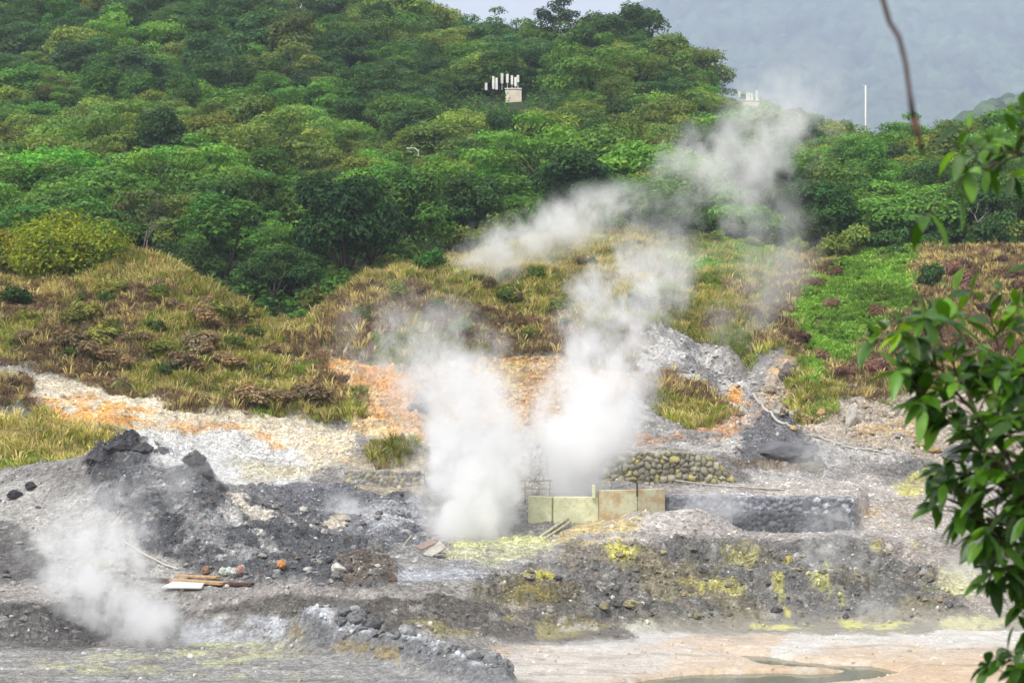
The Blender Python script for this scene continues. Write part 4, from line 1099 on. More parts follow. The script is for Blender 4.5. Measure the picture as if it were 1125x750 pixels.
# ------------------------------------------------------------------ walls
def stone_wall(name, lab, us, vb, vt, Y, thick, stone, amp, c1, c2, c3=None, seed=1, res=.055, mort=.45, parent=None, frac3=.25, course=1.0):
    """us: columns, vb/vt: foot and top rows there; one solid with a stony front, top and ends"""
    Yv = np.interp(np.linspace(us[0], us[-1], 200), us, Y if hasattr(Y, '__len__') else [Y] * len(us))
    ul = np.linspace(us[0], us[-1], 200)
    x = (ul - 562.5) / F * Yv; ln = np.concatenate([[0], np.cumsum(np.hypot(np.diff(x), np.diff(Yv)))])
    nx = max(int(ln[-1] / res), 4)
    sl = np.linspace(0, ln[-1], nx + 1)
    xs = np.interp(sl, ln, x); ys = np.interp(sl, ln, Yv); uc = np.interp(sl, ln, ul)
    zb = CAMZ - (np.interp(uc, us, vb) - 375) / F * ys - .5; zt = CAMZ - (np.interp(uc, us, vt) - 375) / F * ys + fbm(sl * 1.4, sl * 0 + seed, seed + 30, 4, .6) * amp * 1.6
    nz = max(int((zt - zb).max() / res), 4); nt_ = max(int(thick / res), 3)
    # profile: up the front, over the top to the back, a little down the back
    rows_ = []
    par = np.concatenate([np.linspace(0, 1, nz + 1), 1 + np.linspace(0, 1, nt_ + 1)[1:], [2.5]])
    Xs, Ys, Zs, S, T = [], [], [], [], []
    for p in par:
        if p <= 1: yy_, zz_ = ys, zb + (zt - zb) * p; t = zz_
        elif p <= 2: yy_, zz_ = ys + thick * (p - 1), zt; t = zt + thick * (p - 1)
        else: yy_, zz_ = ys + thick, zb; t = zb - 5
        Xs.append(xs); Ys.append(yy_); Zs.append(zz_); S.append(sl); T.append(t + 0 * sl)
    Xs, Ys, Zs, S, T = map(np.array, (Xs, Ys, Zs, S, T))
    w = worley(S / stone + .45 * fbm(S * 2, T * 2, seed, 3), T / stone * course + .35 * fbm(S * 1.5, T * 1.5, seed + 2, 3), seed + 5)
    dome = np.sqrt(np.clip(1 - (w[0] / .72) ** 2, 0, 1)); gap = sstep(.02, .22, w[1] - w[0])
    d = amp * dome * (.6 + .6 * w[2]) * gap + fbm(S * 1.1, T * 1.1, seed + 8, 3) * amp * .8 + fbm(S * 8, T * 8, seed + 9, 3) * amp * .25
    P_ = par[:, None] + 0 * S
    Ys = Ys - np.where(P_ <= 1, d, 0); Zs = Zs + np.where((P_ >= 1) & (P_ <= 2), d * .7, 0)
    f = np.clip(w[2][..., None] * .9 + fbm(S * .8, T * .8, seed + 10, 3)[..., None] * .5, 0, 1)
    c = np.array(srgb(*c1)) * (1 - f) + np.array(srgb(*c2)) * f
    if c3 is not None:
        m3 = ((w[2] * 7.3 % 1 < frac3) & (fbm(S * .6, T * .9, seed + 11, 3) > -.1))[..., None] * .8
        c = c * (1 - m3) + np.array(srgb(*c3)) * m3
    c = c * (1 - mort * (1 - gap))[..., None] * (.75 + .5 * ((w[2] * 13.7) % 1))[..., None]
    R_, K_ = S.shape; ii = np.arange(R_ * K_).reshape(R_, K_)
    q = np.stack([ii[:-1, :-1], ii[:-1, 1:], ii[1:, 1:], ii[1:, :-1]], -1).reshape(-1, 4)
    ends = [np.concatenate([ii[:, 0][::-1]])[None], ii[:, -1][None]]
    o = mesh_np(name, np.stack([Xs, Ys, Zs], -1).reshape(-1, 3), [q, ends[0], ends[1]], M_WALL, parent, smooth=True, col=np.clip(c, .01, .8).reshape(-1, 3))
    if lab: tag(o, lab, 'wall')
    return o
W = stone_wall('retaining_wall', 'long dark grey stone retaining wall across the terrace', [722, 740, 800, 860, 938], [590, 592, 592, 592, 592], [545, 545, 546, 547.5, 549], 81.95, .9, .2, .07, (98, 100, 105), (142, 144, 151), (186, 189, 196), 5, frac3=.3)
stone_wall('footing', None, [806, 820, 860, 915], [592] * 4, [568, 563, 563, 566], 81.55, .5, .16, .05, (88, 90, 94), (112, 114, 118), None, 15, parent=W)
stone_wall('rubble_wall', 'wall of rounded pale yellowish stones on the upper terrace', [652, 700, 760, 785, 810], [536] * 5, [500, 498, 498, 505, 527], [87.9, 87.8, 87.8, 87.7, 87.4], .9, .27, .12, (138, 134, 118), (172, 166, 144), (190, 180, 116), 25, mort=.7, frac3=.16)
stone_wall('rubble_wall', 'short grey stone wall left of the main steam column', [378, 400, 440, 466], [546] * 4, [519, 517, 517, 518], [90.3, 90.0, 90.0, 90.1], .6, .2, .06, (132, 130, 126), (160, 156, 148), (176, 168, 130), 35)
stone_wall('rubble_wall', 'small upper stone wall with grass at its foot, left of the steam', [402, 425, 470], [518] * 3, [493, 490, 491], 93.2, .6, .22, .08, (122, 118, 112), (150, 144, 134), None, 45)
stone_wall('rubble_wall', 'low brown stone kerb wall right of the pale rubble wall', [800, 850, 905], [520] * 3, [506, 507, 511], 90.6, .5, .22, .08, (120, 112, 98), (146, 136, 118), (176, 150, 100), 55)

# pale yellow stained concrete enclosure
def mat_stained(name, c1, c2, c3):
    m, nt, out = newmat(name)
    geo = N(nt, 'ShaderNodeNewGeometry')
    mp = N(nt, 'ShaderNodeMapping'); mp.inputs['Scale'].default_value = (1.0, 1.0, 1.15); L(nt, geo.outputs['Position'], mp.inputs['Vector'])
    a = noisen(nt, mp.outputs[0], 1.6, 6, .65); b_ = noisen(nt, mp.outputs[0], 5, 5, .7); g_ = noisen(nt, geo.outputs['Position'], 24, 4, .7)
    col = mixc(nt, maprange(nt, a.outputs[0], .42, .6), c1, c2)
    col = mixc(nt, maprange(nt, b_.outputs[0], .50, .68, 0, .75), col, c3)
    b = N(nt, 'ShaderNodeBsdfPrincipled'); L(nt, col, b.inputs['Base Color']); b.inputs['Roughness'].default_value = .9
    bp = N(nt, 'ShaderNodeBump'); bp.inputs['Strength'].default_value = .5; bp.inputs['Distance'].default_value = .03
    L(nt, g_.outputs[0], bp.inputs['Height']); L(nt, bp.outputs[0], b.inputs['Normal']); L(nt, b.outputs[0], out.inputs[0])
    return m
M_YEL = mat_stained('sulphur_concrete', srgb(208, 209, 176), srgb(188, 190, 156), srgb(178, 164, 122))
M_YEL2 = mat_stained('rusty_concrete', srgb(194, 192, 160), srgb(180, 152, 112), srgb(146, 150, 140))
en = empty('concrete_wall', px(650, 572, 80.6)); tag(en, 'pale yellow sulphur stained concrete wall in front of the second steam column', 'wall')
eo = Vector(en.location)
def panel(name, ua, Ya, ub, Yb, vt, vb, mat, th=.22):
    a = Vector(px(ua, vb, Ya)); b = Vector(px(ub, vb, Yb)); zt = CAMZ - (vt - 375) / F * (Ya + Yb) / 2; zb_ = min(a.z, b.z) - .4
    mid = (a + b) / 2; d = b - a; mb = MB()
    nrm = Vector((d.y, -d.x, 0)).normalized() * -1
    mb.box((mid.x - eo.x, mid.y - eo.y + th / 2, (zt + zb_) / 2 - eo.z), (math.hypot(d.x, d.y), th, zt - zb_), math.atan2(d.y, d.x))
    return mb.build(name, mat, en)
panel('panel', 582, 81.2, 607.5, 80.6, 545, 576, M_YEL)
panel('panel', 608, 80.6, 657, 80.55, 545.5, 572, M_YEL)
o = panel('panel', 657.5, 80.45, 699, 80.9, 538, 572, M_YEL2); o['label'] = 'rusty stained right panel'
o = panel('panel', 699.3, 80.92, 729, 81.6, 537, 566, M_YEL2); o['label'] = 'brown stained end panel'
mb = MB(); a = Vector(px(652, 537, 80.5)) - eo; mb.box((a.x, a.y, a.z - .1), (.12, .3, .5)); mb.build('post', M_YEL, en)
mb = MB(); a = Vector(px(700, 534, 80.9)) - eo; mb.box((a.x, a.y, a.z - .12), (.07, .1, .55)); mb.build('post', M_BARK, en)

M_WHITE = mat_plain('white_paint', srgb(228, 226, 220), srgb(205, 202, 194), 3, .6, .1)
M_CREAM = mat_plain('cream_plaster', srgb(222, 210, 192), srgb(200, 188, 170), 1.2, .85, .2)
M_WOOD = mat_plain('weathered_wood', srgb(196, 164, 124), srgb(150, 118, 86), 8, .8, .4)
M_DWOOD = mat_plain('dark_wood', srgb(96, 66, 50), srgb(66, 46, 36), 8, .8, .4)
M_BOARD = mat_plain('grey_board', srgb(170, 166, 158), srgb(140, 134, 126), 5, .8, .3)
M_BOARD2 = mat_plain('brown_board', srgb(150, 132, 118), srgb(120, 106, 96), 5, .8, .3)
M_STEEL = mat_plain('grey_steel', srgb(196, 198, 198), srgb(170, 172, 172), 4, .5, .05)
M_PIPE = mat_plain('pale_pipe', srgb(184, 180, 172), srgb(156, 152, 144), 6, .6, .1)
M_YPIPE = mat_plain('crusted_pipe', srgb(180, 176, 148), srgb(146, 142, 118), 6, .8, .3)

# rails and pipes
mb = MB()
for u in (577, 592, 604): mb.tube([px(u, 552, 82.2), px(u, 527, 82.2)], .028, 6)
for v_ in (528, 537): mb.tube([px(572, v_, 82.2), px(607, v_ - .5, 82.2)], .024, 6)
tag(mb.build('railing', M_YPIPE, smooth=True), 'thin crusted pipe railing above the pale yellow wall', 'railing')
def along(pts, lift, n=40, ymin=50.0):
    us = np.interp(np.linspace(0, 1, n), np.linspace(0, 1, len(pts)), [p[0] for p in pts]); vs = np.interp(np.linspace(0, 1, n), np.linspace(0, 1, len(pts)), [p[1] for p in pts])
    H_ = [hit(a, b, ymin) for a, b in zip(us, vs)]
    out_ = []
    for i in range(n):
        w = H_[max(0, i - 3):i + 4]
        out_.append((sum(q[0] for q in w) / len(w), sum(q[1] for q in w) / len(w), max(H_[i][2], sum(q[2] for q in w) / len(w)) + lift))
    return out_
mb = MB(); mb.tube(along([(826, 434), (838, 450), (856, 466), (882, 476)], .06), .07, 8); tag(mb.build('hose', M_PIPE, smooth=True), 'pale hose lying down the rubble beside the white gully', 'hose')
mb = MB(); mb.tube(along([(884, 478), (905, 484), (930, 492), (985, 500)], .03), .045, 8); tag(mb.build('hose', M_PIPE, smooth=True), 'thin hose end trailing over the upper terrace', 'hose')
mb = MB(); mb.tube(along([(132, 594), (160, 611), (182, 623), (198, 628)], .04), .042, 8); tag(mb.build('pipe', M_PIPE, smooth=True), 'pale pipe lying down the left slope towards the planks', 'pipe')
mb = MB(); mb.tube(along([(668, 523), (720, 528), (800, 536), (870, 540)], .06, ymin=84.0), .04, 8); tag(mb.build('pipe', M_PIPE, smooth=True), 'long thin pale pipe along the terrace above the stone wall', 'pipe')
mb = MB(); mb.tube([px(590, 592, 78.6), px(612, 577, 79.6), px(624, 570, 80.1)], .06, 8); tag(mb.build('pole', M_YPIPE, smooth=True), 'crusted pole leaning against the left end of the yellow wall', 'pole')
mb = MB(); mb.tube([px(596, 593, 78.4), px(616, 580, 79.3), px(627, 573, 79.8)], .05, 8); tag(mb.build('pole', M_YPIPE, smooth=True), 'second crusted pole, lower and right of the leaning one', 'pole')
g1 = hit(440, 604); mb = MB(); mb.tube([(g1[0], g1[1], g1[2] - .05), px(447, 594, g1[1] + .3), px(452, 588, g1[1] + .5)], .03, 6); tag(mb.build('stick', M_YPIPE, smooth=True), 'thin stick standing askew left of the thrown sheets', 'stick')

# loose sheets and planks
def sheet(name, corners, th, mat, lab, cat):
    P_ = [Vector(c) for c in corners]
    nrm = (P_[1] - P_[0]).cross(P_[2] - P_[0]).normalized()
    if nrm.z < 0: nrm = -nrm
    mb = MB(); top_ = [p + nrm * th / 2 for p in P_]; bot = [p - nrm * th / 2 for p in P_]
    mb.add([tuple(p) for p in top_ + bot], [(0, 1, 2, 3), (7, 6, 5, 4)] + [(i, 4 + i, 4 + (i + 1) % 4, (i + 1) % 4) for i in range(4)])
    return tag(mb.build(name, mat), lab, cat)
def lifted(u, v, dz):
    g = hit(u, v); return (g[0], g[1], g[2] + dz)
gy = hit(474, 612)[1]
sheet('board', [px(464, 609, gy), px(474, 611.5, gy - .1), px(490, 602, gy + .25), px(484, 593.5, gy + .75)], .05, M_BOARD, 'pale grey sheet thrown down tilted beside the main vent', 'board')
sheet('board', [px(456, 600, gy + .5), px(463, 604, gy + .35), px(480, 596.5, gy + .75), px(475, 592.5, gy + .95)], .05, M_BOARD2, 'brownish sheet lying behind the pale grey one at the vent', 'board')
sheet('board', [lifted(478, 614, .12), lifted(487, 613.5, .12), lifted(490, 611.5, .12), lifted(481, 611.5, .12)], .04, M_BOARD, 'small grey board below the tilted sheets at the vent', 'board')
def plank(u0, v0, u1, v1, w, th, lift, mat, lab):
    a = Vector(lifted(u0, v0, lift)); b = Vector(lifted(u1, v1, lift)); y = (a.y + b.y) / 2
    mb = MB(); d = b - a; mid = (a + b) / 2
    mb.box(tuple(mid), (d.length, w, th), math.atan2(d.y, d.x), (0, -math.asin(d.z / d.length)))
    return tag(mb.build('plank', mat), lab, 'plank')
plank(155, 638.5, 200, 641, .18, .09, .08, M_DWOOD, 'dark brown plank end pointing left from the plank heap')
plank(190, 641, 246, 644.5, .35, .1, .13, M_WOOD, 'wide tan plank on the little plank heap')
plank(196, 639.5, 240, 641.5, .25, .07, .22, M_WOOD, 'short tan plank topmost of the plank heap')
plank(240, 643, 277, 645, .22, .09, .08, M_DWOOD, 'dark reddish plank right end of the plank heap')
sheet('board', [lifted(177, 649, .1), lifted(221, 650.5, .1), lifted(224, 646, .16), lifted(190, 644.5, .16)], .05, M_WHITE, 'white board lying in front of the plank heap', 'board')

# ------------------------------------------------------------------ masts on the hill
def antenna_house(u0, u1, vtop, Y, lab, panels, ph, seed):
    x0, x1 = (u0 - 562.5) / F * Y, (u1 - 562.5) / F * Y; zt = CAMZ - (vtop - 375) / F * Y
    zg = min(float(ground((u0 + u1) / 2, Y)), zt - 3.5) - .3
    e = empty('antenna_building', ((x0 + x1) / 2, Y, zg)); tag(e, lab, 'building')
    mb = MB(); mb.box((0, 1.6, (zt - zg) / 2), (x1 - x0, 3.2, zt - zg)); mb.build('wall', M_CREAM, e)
    mb = MB(); mb.box((0, 1.6, zt - zg + .06), (x1 - x0 + .1, 3.3, .12)); mb.build('roof', M_WHITE, e)
    r = random.Random(seed)
    for (pu, pv0, pv1) in panels:
        xx = (pu - 562.5) / F * Y - (x0 + x1) / 2; za = CAMZ - (pv0 - 375) / F * Y - zg; zb_ = CAMZ - (pv1 - 375) / F * Y - zg
        yy = r.uniform(.1, 1.2)
        mb = MB(); mb.box((xx, yy, (za + zb_) / 2), (.30, .18, abs(za - zb_)), r.uniform(-.3, .3)); p = mb.build('antenna', M_WHITE, e)
        mb = MB(); mb.tube([(xx, yy + .2, zt - zg), (xx, yy + .2, za - .2)], .05, 6); mb.build('mast', M_STEEL, p)
antenna_house(555, 573, 98, 252, 'cream building with tall white antenna panels among the hill trees', [(534, 91, 99), (542, 83, 97), (545.5, 85, 98), (551.5, 80, 91), (557.5, 81.5, 91), (562.5, 82, 92), (566.5, 84, 94), (569, 82, 90)], 1, 1)
antenna_house(814, 834, 111, 270, 'smaller white antenna cluster at the right shoulder of the hill', [(813, 99, 106), (821, 102, 111), (824, 101, 111), (827, 102, 111), (832, 99, 110)], 1, 2)
g = at_uY(951, 262); zt = CAMZ - (94 - 375) / F * 262
e = empty('flagpole', g); tag(e, 'thin white pole rising above the right ridge trees', 'pole')
mb = MB(); mb.tube([(0, 0, -.5), (0, 0, zt - g[2])], [.13, .09], 8); mb.build('shaft', M_WHITE, e, True)
mb = MB(); mb.box((-.15, 0, zt - g[2]), (.5, .12, .1)); mb.build('cap', M_WHITE, e)
g = at_uY(459, 205); e = empty('street_lamp', g); tag(e, 'curved grey street lamp top showing between forest trees', 'street lamp')
zt = CAMZ - (163 - 375) / F * 205 - g[2]
mb = MB(); mb.tube([(.1, 0, -.4), (.1, 0, zt - .9), (.05, 0, zt - .3), (-.25, 0, zt - .02), (-.7, 0, zt + .04)], [.09, .08, .07, .06, .05], 8); mb.build('pole', M_STEEL, e, True)
mb = MB(); mb.box((-.85, 0, zt + .02), (.55, .22, .12)); mb.build('lamp_head', M_STEEL, e)

# ------------------------------------------------------------------ foreground tree
def leaf_arrays(p, d, up, ln, wd, fold, droop):
    d = d.normalized(); s = d.cross(up).normalized(); n_ = s.cross(d).normalized()
    st = [(0, .04), (.16, .55), (.38, .98), (.62, .92), (.84, .5), (1, .02)]
    V = []
    for t, w in st:
        c = p + d * (ln * t) - Vector((0, 0, 1)) * (droop * ln * t * t)
        for sg in (-1, 0, 1):
            V.append(c + s * (sg * w * wd * .5) + n_ * (abs(sg) * fold * w * wd * .5))
    f = []
    for i in range(len(st) - 1):
        for k in range(2):
            a = i * 3 + k; f.append((a, a + 1, a + 4, a + 3))
    return [tuple(v) for v in V], f
m, nt, out = newmat('glossy_leaves')
at = N(nt, 'ShaderNodeVertexColor'); at.layer_name = 'Col'
geo = N(nt, 'ShaderNodeNewGeometry'); nz = noisen(nt, geo.outputs['Position'], 40, 3)
fm = N(nt, 'ShaderNodeCombineColor'); mr = maprange(nt, nz.outputs[0], .3, .7, .8, 1.2)
for i in range(3): L(nt, mr, fm.inputs[i])
col = mixc(nt, 1., at.outputs[0], fm.outputs[0], 'MULTIPLY')
b = N(nt, 'ShaderNodeBsdfPrincipled'); L(nt, col, b.inputs['Base Color']); b.inputs['Roughness'].default_value = .3; b.inputs['Specular IOR Level'].default_value = .5
t_ = N(nt, 'ShaderNodeBsdfTranslucent'); L(nt, mixc(nt, 1., col, (1.5, 1.5, .5), 'MULTIPLY'), t_.inputs[0])
mx = N(nt, 'ShaderNodeMixShader'); mx.inputs[0].default_value = .4; L(nt, b.outputs[0], mx.inputs[1]); L(nt, t_.outputs[0], mx.inputs[2]); L(nt, mx.outputs[0], out.inputs[0])
M_GLEAF = m
M_TWIG = mat_plain('twig_bark', srgb(92, 66, 54), srgb(60, 44, 38), 60, .75, .3, .003)
ft = empty('foreground_tree', (1.75, 4.4, float(ground(1125, 4.4)))); tag(ft, 'leafy glossy green tree close to the camera at the right edge', 'tree')
fo = Vector(ft.location)
T0 = 4.2
def fp(u, v, Y=T0): return Vector(px(u, v, Y)) - fo
rf = random.Random(21)
trunk = MB()
trunk.tube([(0, 0, -.4), (0.02, 0, .5), (-.05, -.05, 1.2), (.02, -.15, 2.2), (.05, -.6, 3.1), (-.05, -1.4, 3.5)], [.09, .075, .065, .05, .04, .03], 10)
trunk.build('trunk', M_BARK, ft, True)
MAIN = [  # (path in photo pixels, distance, radius px at start)
 ([(1330, 640), (1180, 560), (1085, 516), (1042, 524), (1018, 512)], 4.2, 3.6),
 ([(1330, 660), (1160, 600), (1090, 530), (1045, 440), (1010, 370), (1003, 345)], 4.25, 3.4),
 ([(1330, 640), (1150, 560), (1070, 470), (1020, 415), (1000, 388), (990, 372)], 4.1, 2.8),
 ([(1330, 600), (1170, 520), (1110, 440), (1085, 370), (1078, 345)], 4.3, 2.8),
 ([(1330, 650), (1130, 545), (1045, 480), (1012, 452), (996, 436)], 4.05, 2.6),
 ([(1330, 690), (1170, 640), (1110, 590), (1075, 560), (1045, 562)], 4.2, 2.6),
 ([(1330, 720), (1180, 690), (1130, 640), (1105, 600), (1080, 590)], 4.3, 2.6),
 ([(1330, 760), (1190, 740), (1140, 700), (1118, 660), (1108, 640)], 4.2, 2.4),
 ([(1330, 790), (1200, 790), (1150, 765), (1122, 745), (1108, 742)], 4.15, 2.0),
 ([(1330, 620), (1200, 470), (1140, 420), (1110, 400)], 4.1, 2.4),
 ([(1330, 560), (1220, 420), (1150, 350), (1115, 330)], 4.35, 2.4),
 ([(1330, 640), (1190, 540), (1130, 500), (1090, 470)], 3.95, 2.2),
 ([(1330, 650), (1180, 570), (1120, 560), (1080, 640)], 4.2, 2.0),
 ([(1330, 600), (1180, 500), (1115, 460), (1070, 420)], 4.35, 2.0),
 ([(1330, 640), (1170, 610), (1115, 540), (1060, 590)], 4.05, 2.0),
 ([(1330, 540), (1190, 420), (1120, 390), (1050, 400)], 4.3, 2.0),
 ([(1330, 700), (1180, 660), (1125, 610), (1095, 545)], 4.4, 2.0),
 ([(1340, 240), (1220, 150), (1140, 158), (1100, 172), (1065, 184), (1040, 190)], 3.6, 2.2),
 ([(1340, 220), (1230, 130), (1150, 148), (1118, 158), (1082, 170)], 3.7, 1.8),
]
LV, LF, LC = [], [], []; ln_ = 0
def add_leaf(p, d, ln, wd, young=False):
    global ln_
    up = Vector((rf.uniform(-.5, .5), rf.uniform(-.6, .2), 1))
    V, f = leaf_arrays(p, d, up, ln, wd, rf.uniform(.1, .45), rf.uniform(.05, .4))
    LV.extend(V); LF.extend([tuple(i + ln_ for i in q) for q in f]); ln_ += len(V)
    c = np.array(srgb(*rf.choice(((72, 112, 34), (84, 128, 38), (62, 98, 32), (104, 148, 46), (52, 84, 38))))) * rf.uniform(.6, 1.25)
    if young: c = c * np.array((1.7, 1.35, .9))
    LC.extend([c] * len(V))
def whorl(p, d, n, ln, young=False, sag=.6):
    d = d.normalized(); a = d.orthogonal().normalized(); b_ = d.cross(a)
    ph = rf.uniform(0, 6.28)
    for k in range(n):
        t = ph + 6.283 * k / n + rf.uniform(-.35, .35)
        dd = d * rf.uniform(.15, .75) + (a * math.cos(t) + b_ * math.sin(t)) * rf.uniform(.7, 1.0) + Vector((0, 0, -rf.uniform(.0, sag)))
        l_ = ln * rf.uniform(.6, 1.3)
        add_leaf(p + d * rf.uniform(-.012, .008), dd, l_, l_ * rf.uniform(.36, .48), young)
for (path, Y, r0) in MAIN:
    path = [(u + (20 if u < 1065 and v > 220 else 10 if u < 1150 and v > 220 else 22 if v < 220 else 0), v) for (u, v) in path]
    P_ = [fp(u, v, Y + (0.35 if i == 0 else rf.uniform(-.08, .08))) for i, (u, v) in enumerate(path)]
    start = Vector((0, -.05, max(.35, P_[0].z - .25)))
    P_ = [start] + P_
    # resample with small kinks
    Q = []
    for i in range(len(P_) - 1):
        for k in range(5):
            q = P_[i].lerp(P_[i + 1], k / 5) + Vector((rf.uniform(-1, 1), rf.uniform(-1, 1), rf.uniform(-1, 1))) * .006
            Q.append(q)
    Q.append(P_[-1])
    rr0 = r0 / F * Y
    mb = MB(); mb.tube(Q, [rr0 * (1.25 - .95 * i / (len(Q) - 1)) for i in range(len(Q))], 6)
    n0 = int(len(Q) * .37)
    upper = path[-1][1] < 220
    lnb = .05 if upper else .057
    for i in range(n0, len(Q)):
        d = (Q[min(i + 1, len(Q) - 1)] - Q[max(i - 1, 0)])
        # a short side twig with its whorl
        if rf.random() < ((.95 if i < len(Q) * .75 else .6) if not upper else .6):
            sd = (d.normalized() * .6 + Vector((rf.uniform(-1, 1), rf.uniform(-.8, .8), rf.uniform(-.4, 1)))).normalized()
            L_ = rf.uniform(.03, .12)
            e_ = Q[i] + sd * L_
            mb.tube([Q[i], Q[i].lerp(e_, .5) + Vector((0, 0, .004)), e_], [rr0 * .35, rr0 * .28, rr0 * .18], 5)
            whorl(e_, sd, rf.randint(5, 8) if not upper else 4, lnb, rf.random() < .08, .2 if upper else .6)
        elif rf.random() < .6:
            add_leaf(Q[i], d.normalized() + Vector((rf.uniform(-1, 1), rf.uniform(-1, 1), rf.uniform(-.8, .4))), lnb * rf.uniform(.7, 1.1), lnb * .4)
    whorl(Q[-1], Q[-1] - Q[-3], rf.randint(6, 9), lnb, False, .2 if upper else .6)
    mb.build('branch', M_TWIG, ft, True)
mesh_np('foliage', LV, np.array(LF), M_GLEAF, ft, smooth=True, col=np.array(LC))
print('LEAVES', len(LV) // 18)
# the thin twig that hangs down very near the lens
Yt = 1.75
Q = [Vector((-.05, -1.4, 3.5)), fp(1010, -420, 2.2), fp(950, -200, 1.9), fp(962, -40, Yt), fp(970, 0, Yt), fp(977, 24, Yt), fp(988, 42, Yt), fp(995, 70, Yt), fp(999, 100, Yt), fp(1004, 132, Yt)]
mb = MB(); mb.tube(Q, [.012, .008, .004, .0026, .0024, .0022, .0021, .002, .002, .0028], 6)
o = mb.build('hanging_twig', M_TWIG, ft, True)
mb = MB(); mb.tube([fp(1004, 130, Yt), fp(1008, 145, Yt), fp(1014, 170, Yt)], [.004, .0025, .0012], 6); mb.build('withered_leaf', M_DWOOD, o, True)

# ------------------------------------------------------------------ steam
def plume(name, lab, Y, pts, dens, nscale=1.0, amount=1.0, gain=1.6, seed=0.0, base_z=None, wob=.5, soft=.0, step=1.0, stretch=.8, slant=0.0, fade=.45):
    """pts: (u, v, radius px, density 0..1) from the vent upwards; a leaning column of real vapour"""
    pts = sorted(pts, key=lambda p: -p[1])
    cx = np.array([(p[0] - 562.5) / F * Y for p in pts]); cz = np.array([CAMZ - (p[1] - 375) / F * Y for p in pts])
    rd = np.array([p[2] / F * Y for p in pts]); dn = np.array([p[3] for p in pts])
    z0, H = cz[0], cz[-1] - cz[0]; x0 = cx[0]
    t = (cz - z0) / H; xl = cx - x0
    lo, hi = xl.min() - .01, xl.max() + .01; rmax = rd.max() * 1.02
    m, nt, out = newmat('steam_vapour')
    tc = N(nt, 'ShaderNodeTexCoord')
    mp = N(nt, 'ShaderNodeVectorMath'); mp.operation = 'ADD'; L(nt, tc.outputs['Object'], mp.inputs[0]); mp.inputs[1].default_value = (seed * 3.1, seed * 7.7, seed * 1.9)
    st_ = N(nt, 'ShaderNodeMapping'); st_.inputs['Scale'].default_value = (1, 1, stretch); st_.inputs['Rotation'].default_value = (0, slant, 0); L(nt, mp.outputs[0], st_.inputs['Vector']); mp = st_
    # billowing: shift the sampled point by coarse noise
    wn = noisen(nt, mp.outputs[0], .6 / (rmax * .6) * nscale, 3, .55)
    sub = N(nt, 'ShaderNodeVectorMath'); sub.operation = 'SUBTRACT'; L(nt, wn.outputs['Color'], sub.inputs[0]); sub.inputs[1].default_value = (.5, .5, .5)
    scl = N(nt, 'ShaderNodeVectorMath'); scl.operation = 'SCALE'; L(nt, sub.outputs[0], scl.inputs[0]); scl.inputs['Scale'].default_value = rmax * wob * 2
    add = N(nt, 'ShaderNodeVectorMath'); add.operation = 'ADD'; L(nt, tc.outputs['Object'], add.inputs[0]); L(nt, scl.outputs[0], add.inputs[1])
    sx = N(nt, 'ShaderNodeSeparateXYZ'); L(nt, add.outputs[0], sx.inputs[0])
    s0 = N(nt, 'ShaderNodeSeparateXYZ'); L(nt, tc.outputs['Object'], s0.inputs[0])
    T0_ = mathn(nt, 'DIVIDE', s0.outputs[2], float(H), clamp=True)
    def curve(tv, vals):
        c = N(nt, 'ShaderNodeFloatCurve'); L(nt, tv, c.inputs['Value'])
        cu = c.mapping.curves[0]
        cu.points[0].location = (0, vals[0]); cu.points[1].location = (1, vals[-1])
        for a, b_ in list(zip(t, vals))[1:-1]: cu.points.new(float(a), float(b_))
        c.mapping.update(); return c.outputs[0]
    def axis(tv):
        return mathn(nt, 'MULTIPLY_ADD', curve(tv, (xl - lo) / (hi - lo)), float(hi - lo), float(lo))
    T1_ = mathn(nt, 'DIVIDE', sx.outputs[2], float(H), clamp=True)
    rc = mathn(nt, 'MULTIPLY', curve(T0_, rd / rmax), float(rmax))
    dx = mathn(nt, 'SUBTRACT', sx.outputs[0], axis(T1_))
    d2 = mathn(nt, 'ADD', mathn(nt, 'MULTIPLY', dx, dx), mathn(nt, 'MULTIPLY', sx.outputs[1], sx.outputs[1]))
    rel = mathn(nt, 'DIVIDE', mathn(nt, 'SQRT', d2), mathn(nt, 'MULTIPLY', curve(T1_, rd / rmax), float(rmax)))
    # the true edge of the body, from the unshifted point
    dx0 = mathn(nt, 'SUBTRACT', s0.outputs[0], axis(T0_))
    d20 = mathn(nt, 'ADD', mathn(nt, 'MULTIPLY', dx0, dx0), mathn(nt, 'MULTIPLY', s0.outputs[1], s0.outputs[1]))
    rel0 = mathn(nt, 'DIVIDE', mathn(nt, 'SQRT', d20), rc)
    fn = noisen(nt, mp.outputs[0], 1.5 / (rmax * .6) * nscale, 5, .62)
    body = mathn(nt, 'SUBTRACT', 1.0, mathn(nt, 'MULTIPLY', rel, rel))
    big_ = noisen(nt, mp.outputs[0], .5 / (rmax * .6) * nscale, 2, .5)
    turb = mathn(nt, 'ADD', mathn(nt, 'MULTIPLY', mathn(nt, 'SUBTRACT', fn.outputs[0], .5), 5.4 * amount), mathn(nt, 'MULTIPLY', mathn(nt, 'SUBTRACT', big_.outputs[0], .5), 3.2 * amount))
    dd = mathn(nt, 'ADD', mathn(nt, 'MULTIPLY_ADD', T1_, -fade, mathn(nt, 'MULTIPLY_ADD', body, gain, soft)), turb, clamp=True)
    ed = maprange(nt, rel0, .45, 1.0, 1.0, 0.0)
    te = mathn(nt, 'MULTIPLY', maprange(nt, T0_, 0.0, .03, .3, 1), maprange(nt, T0_, .70, 1.0, 1, 0))
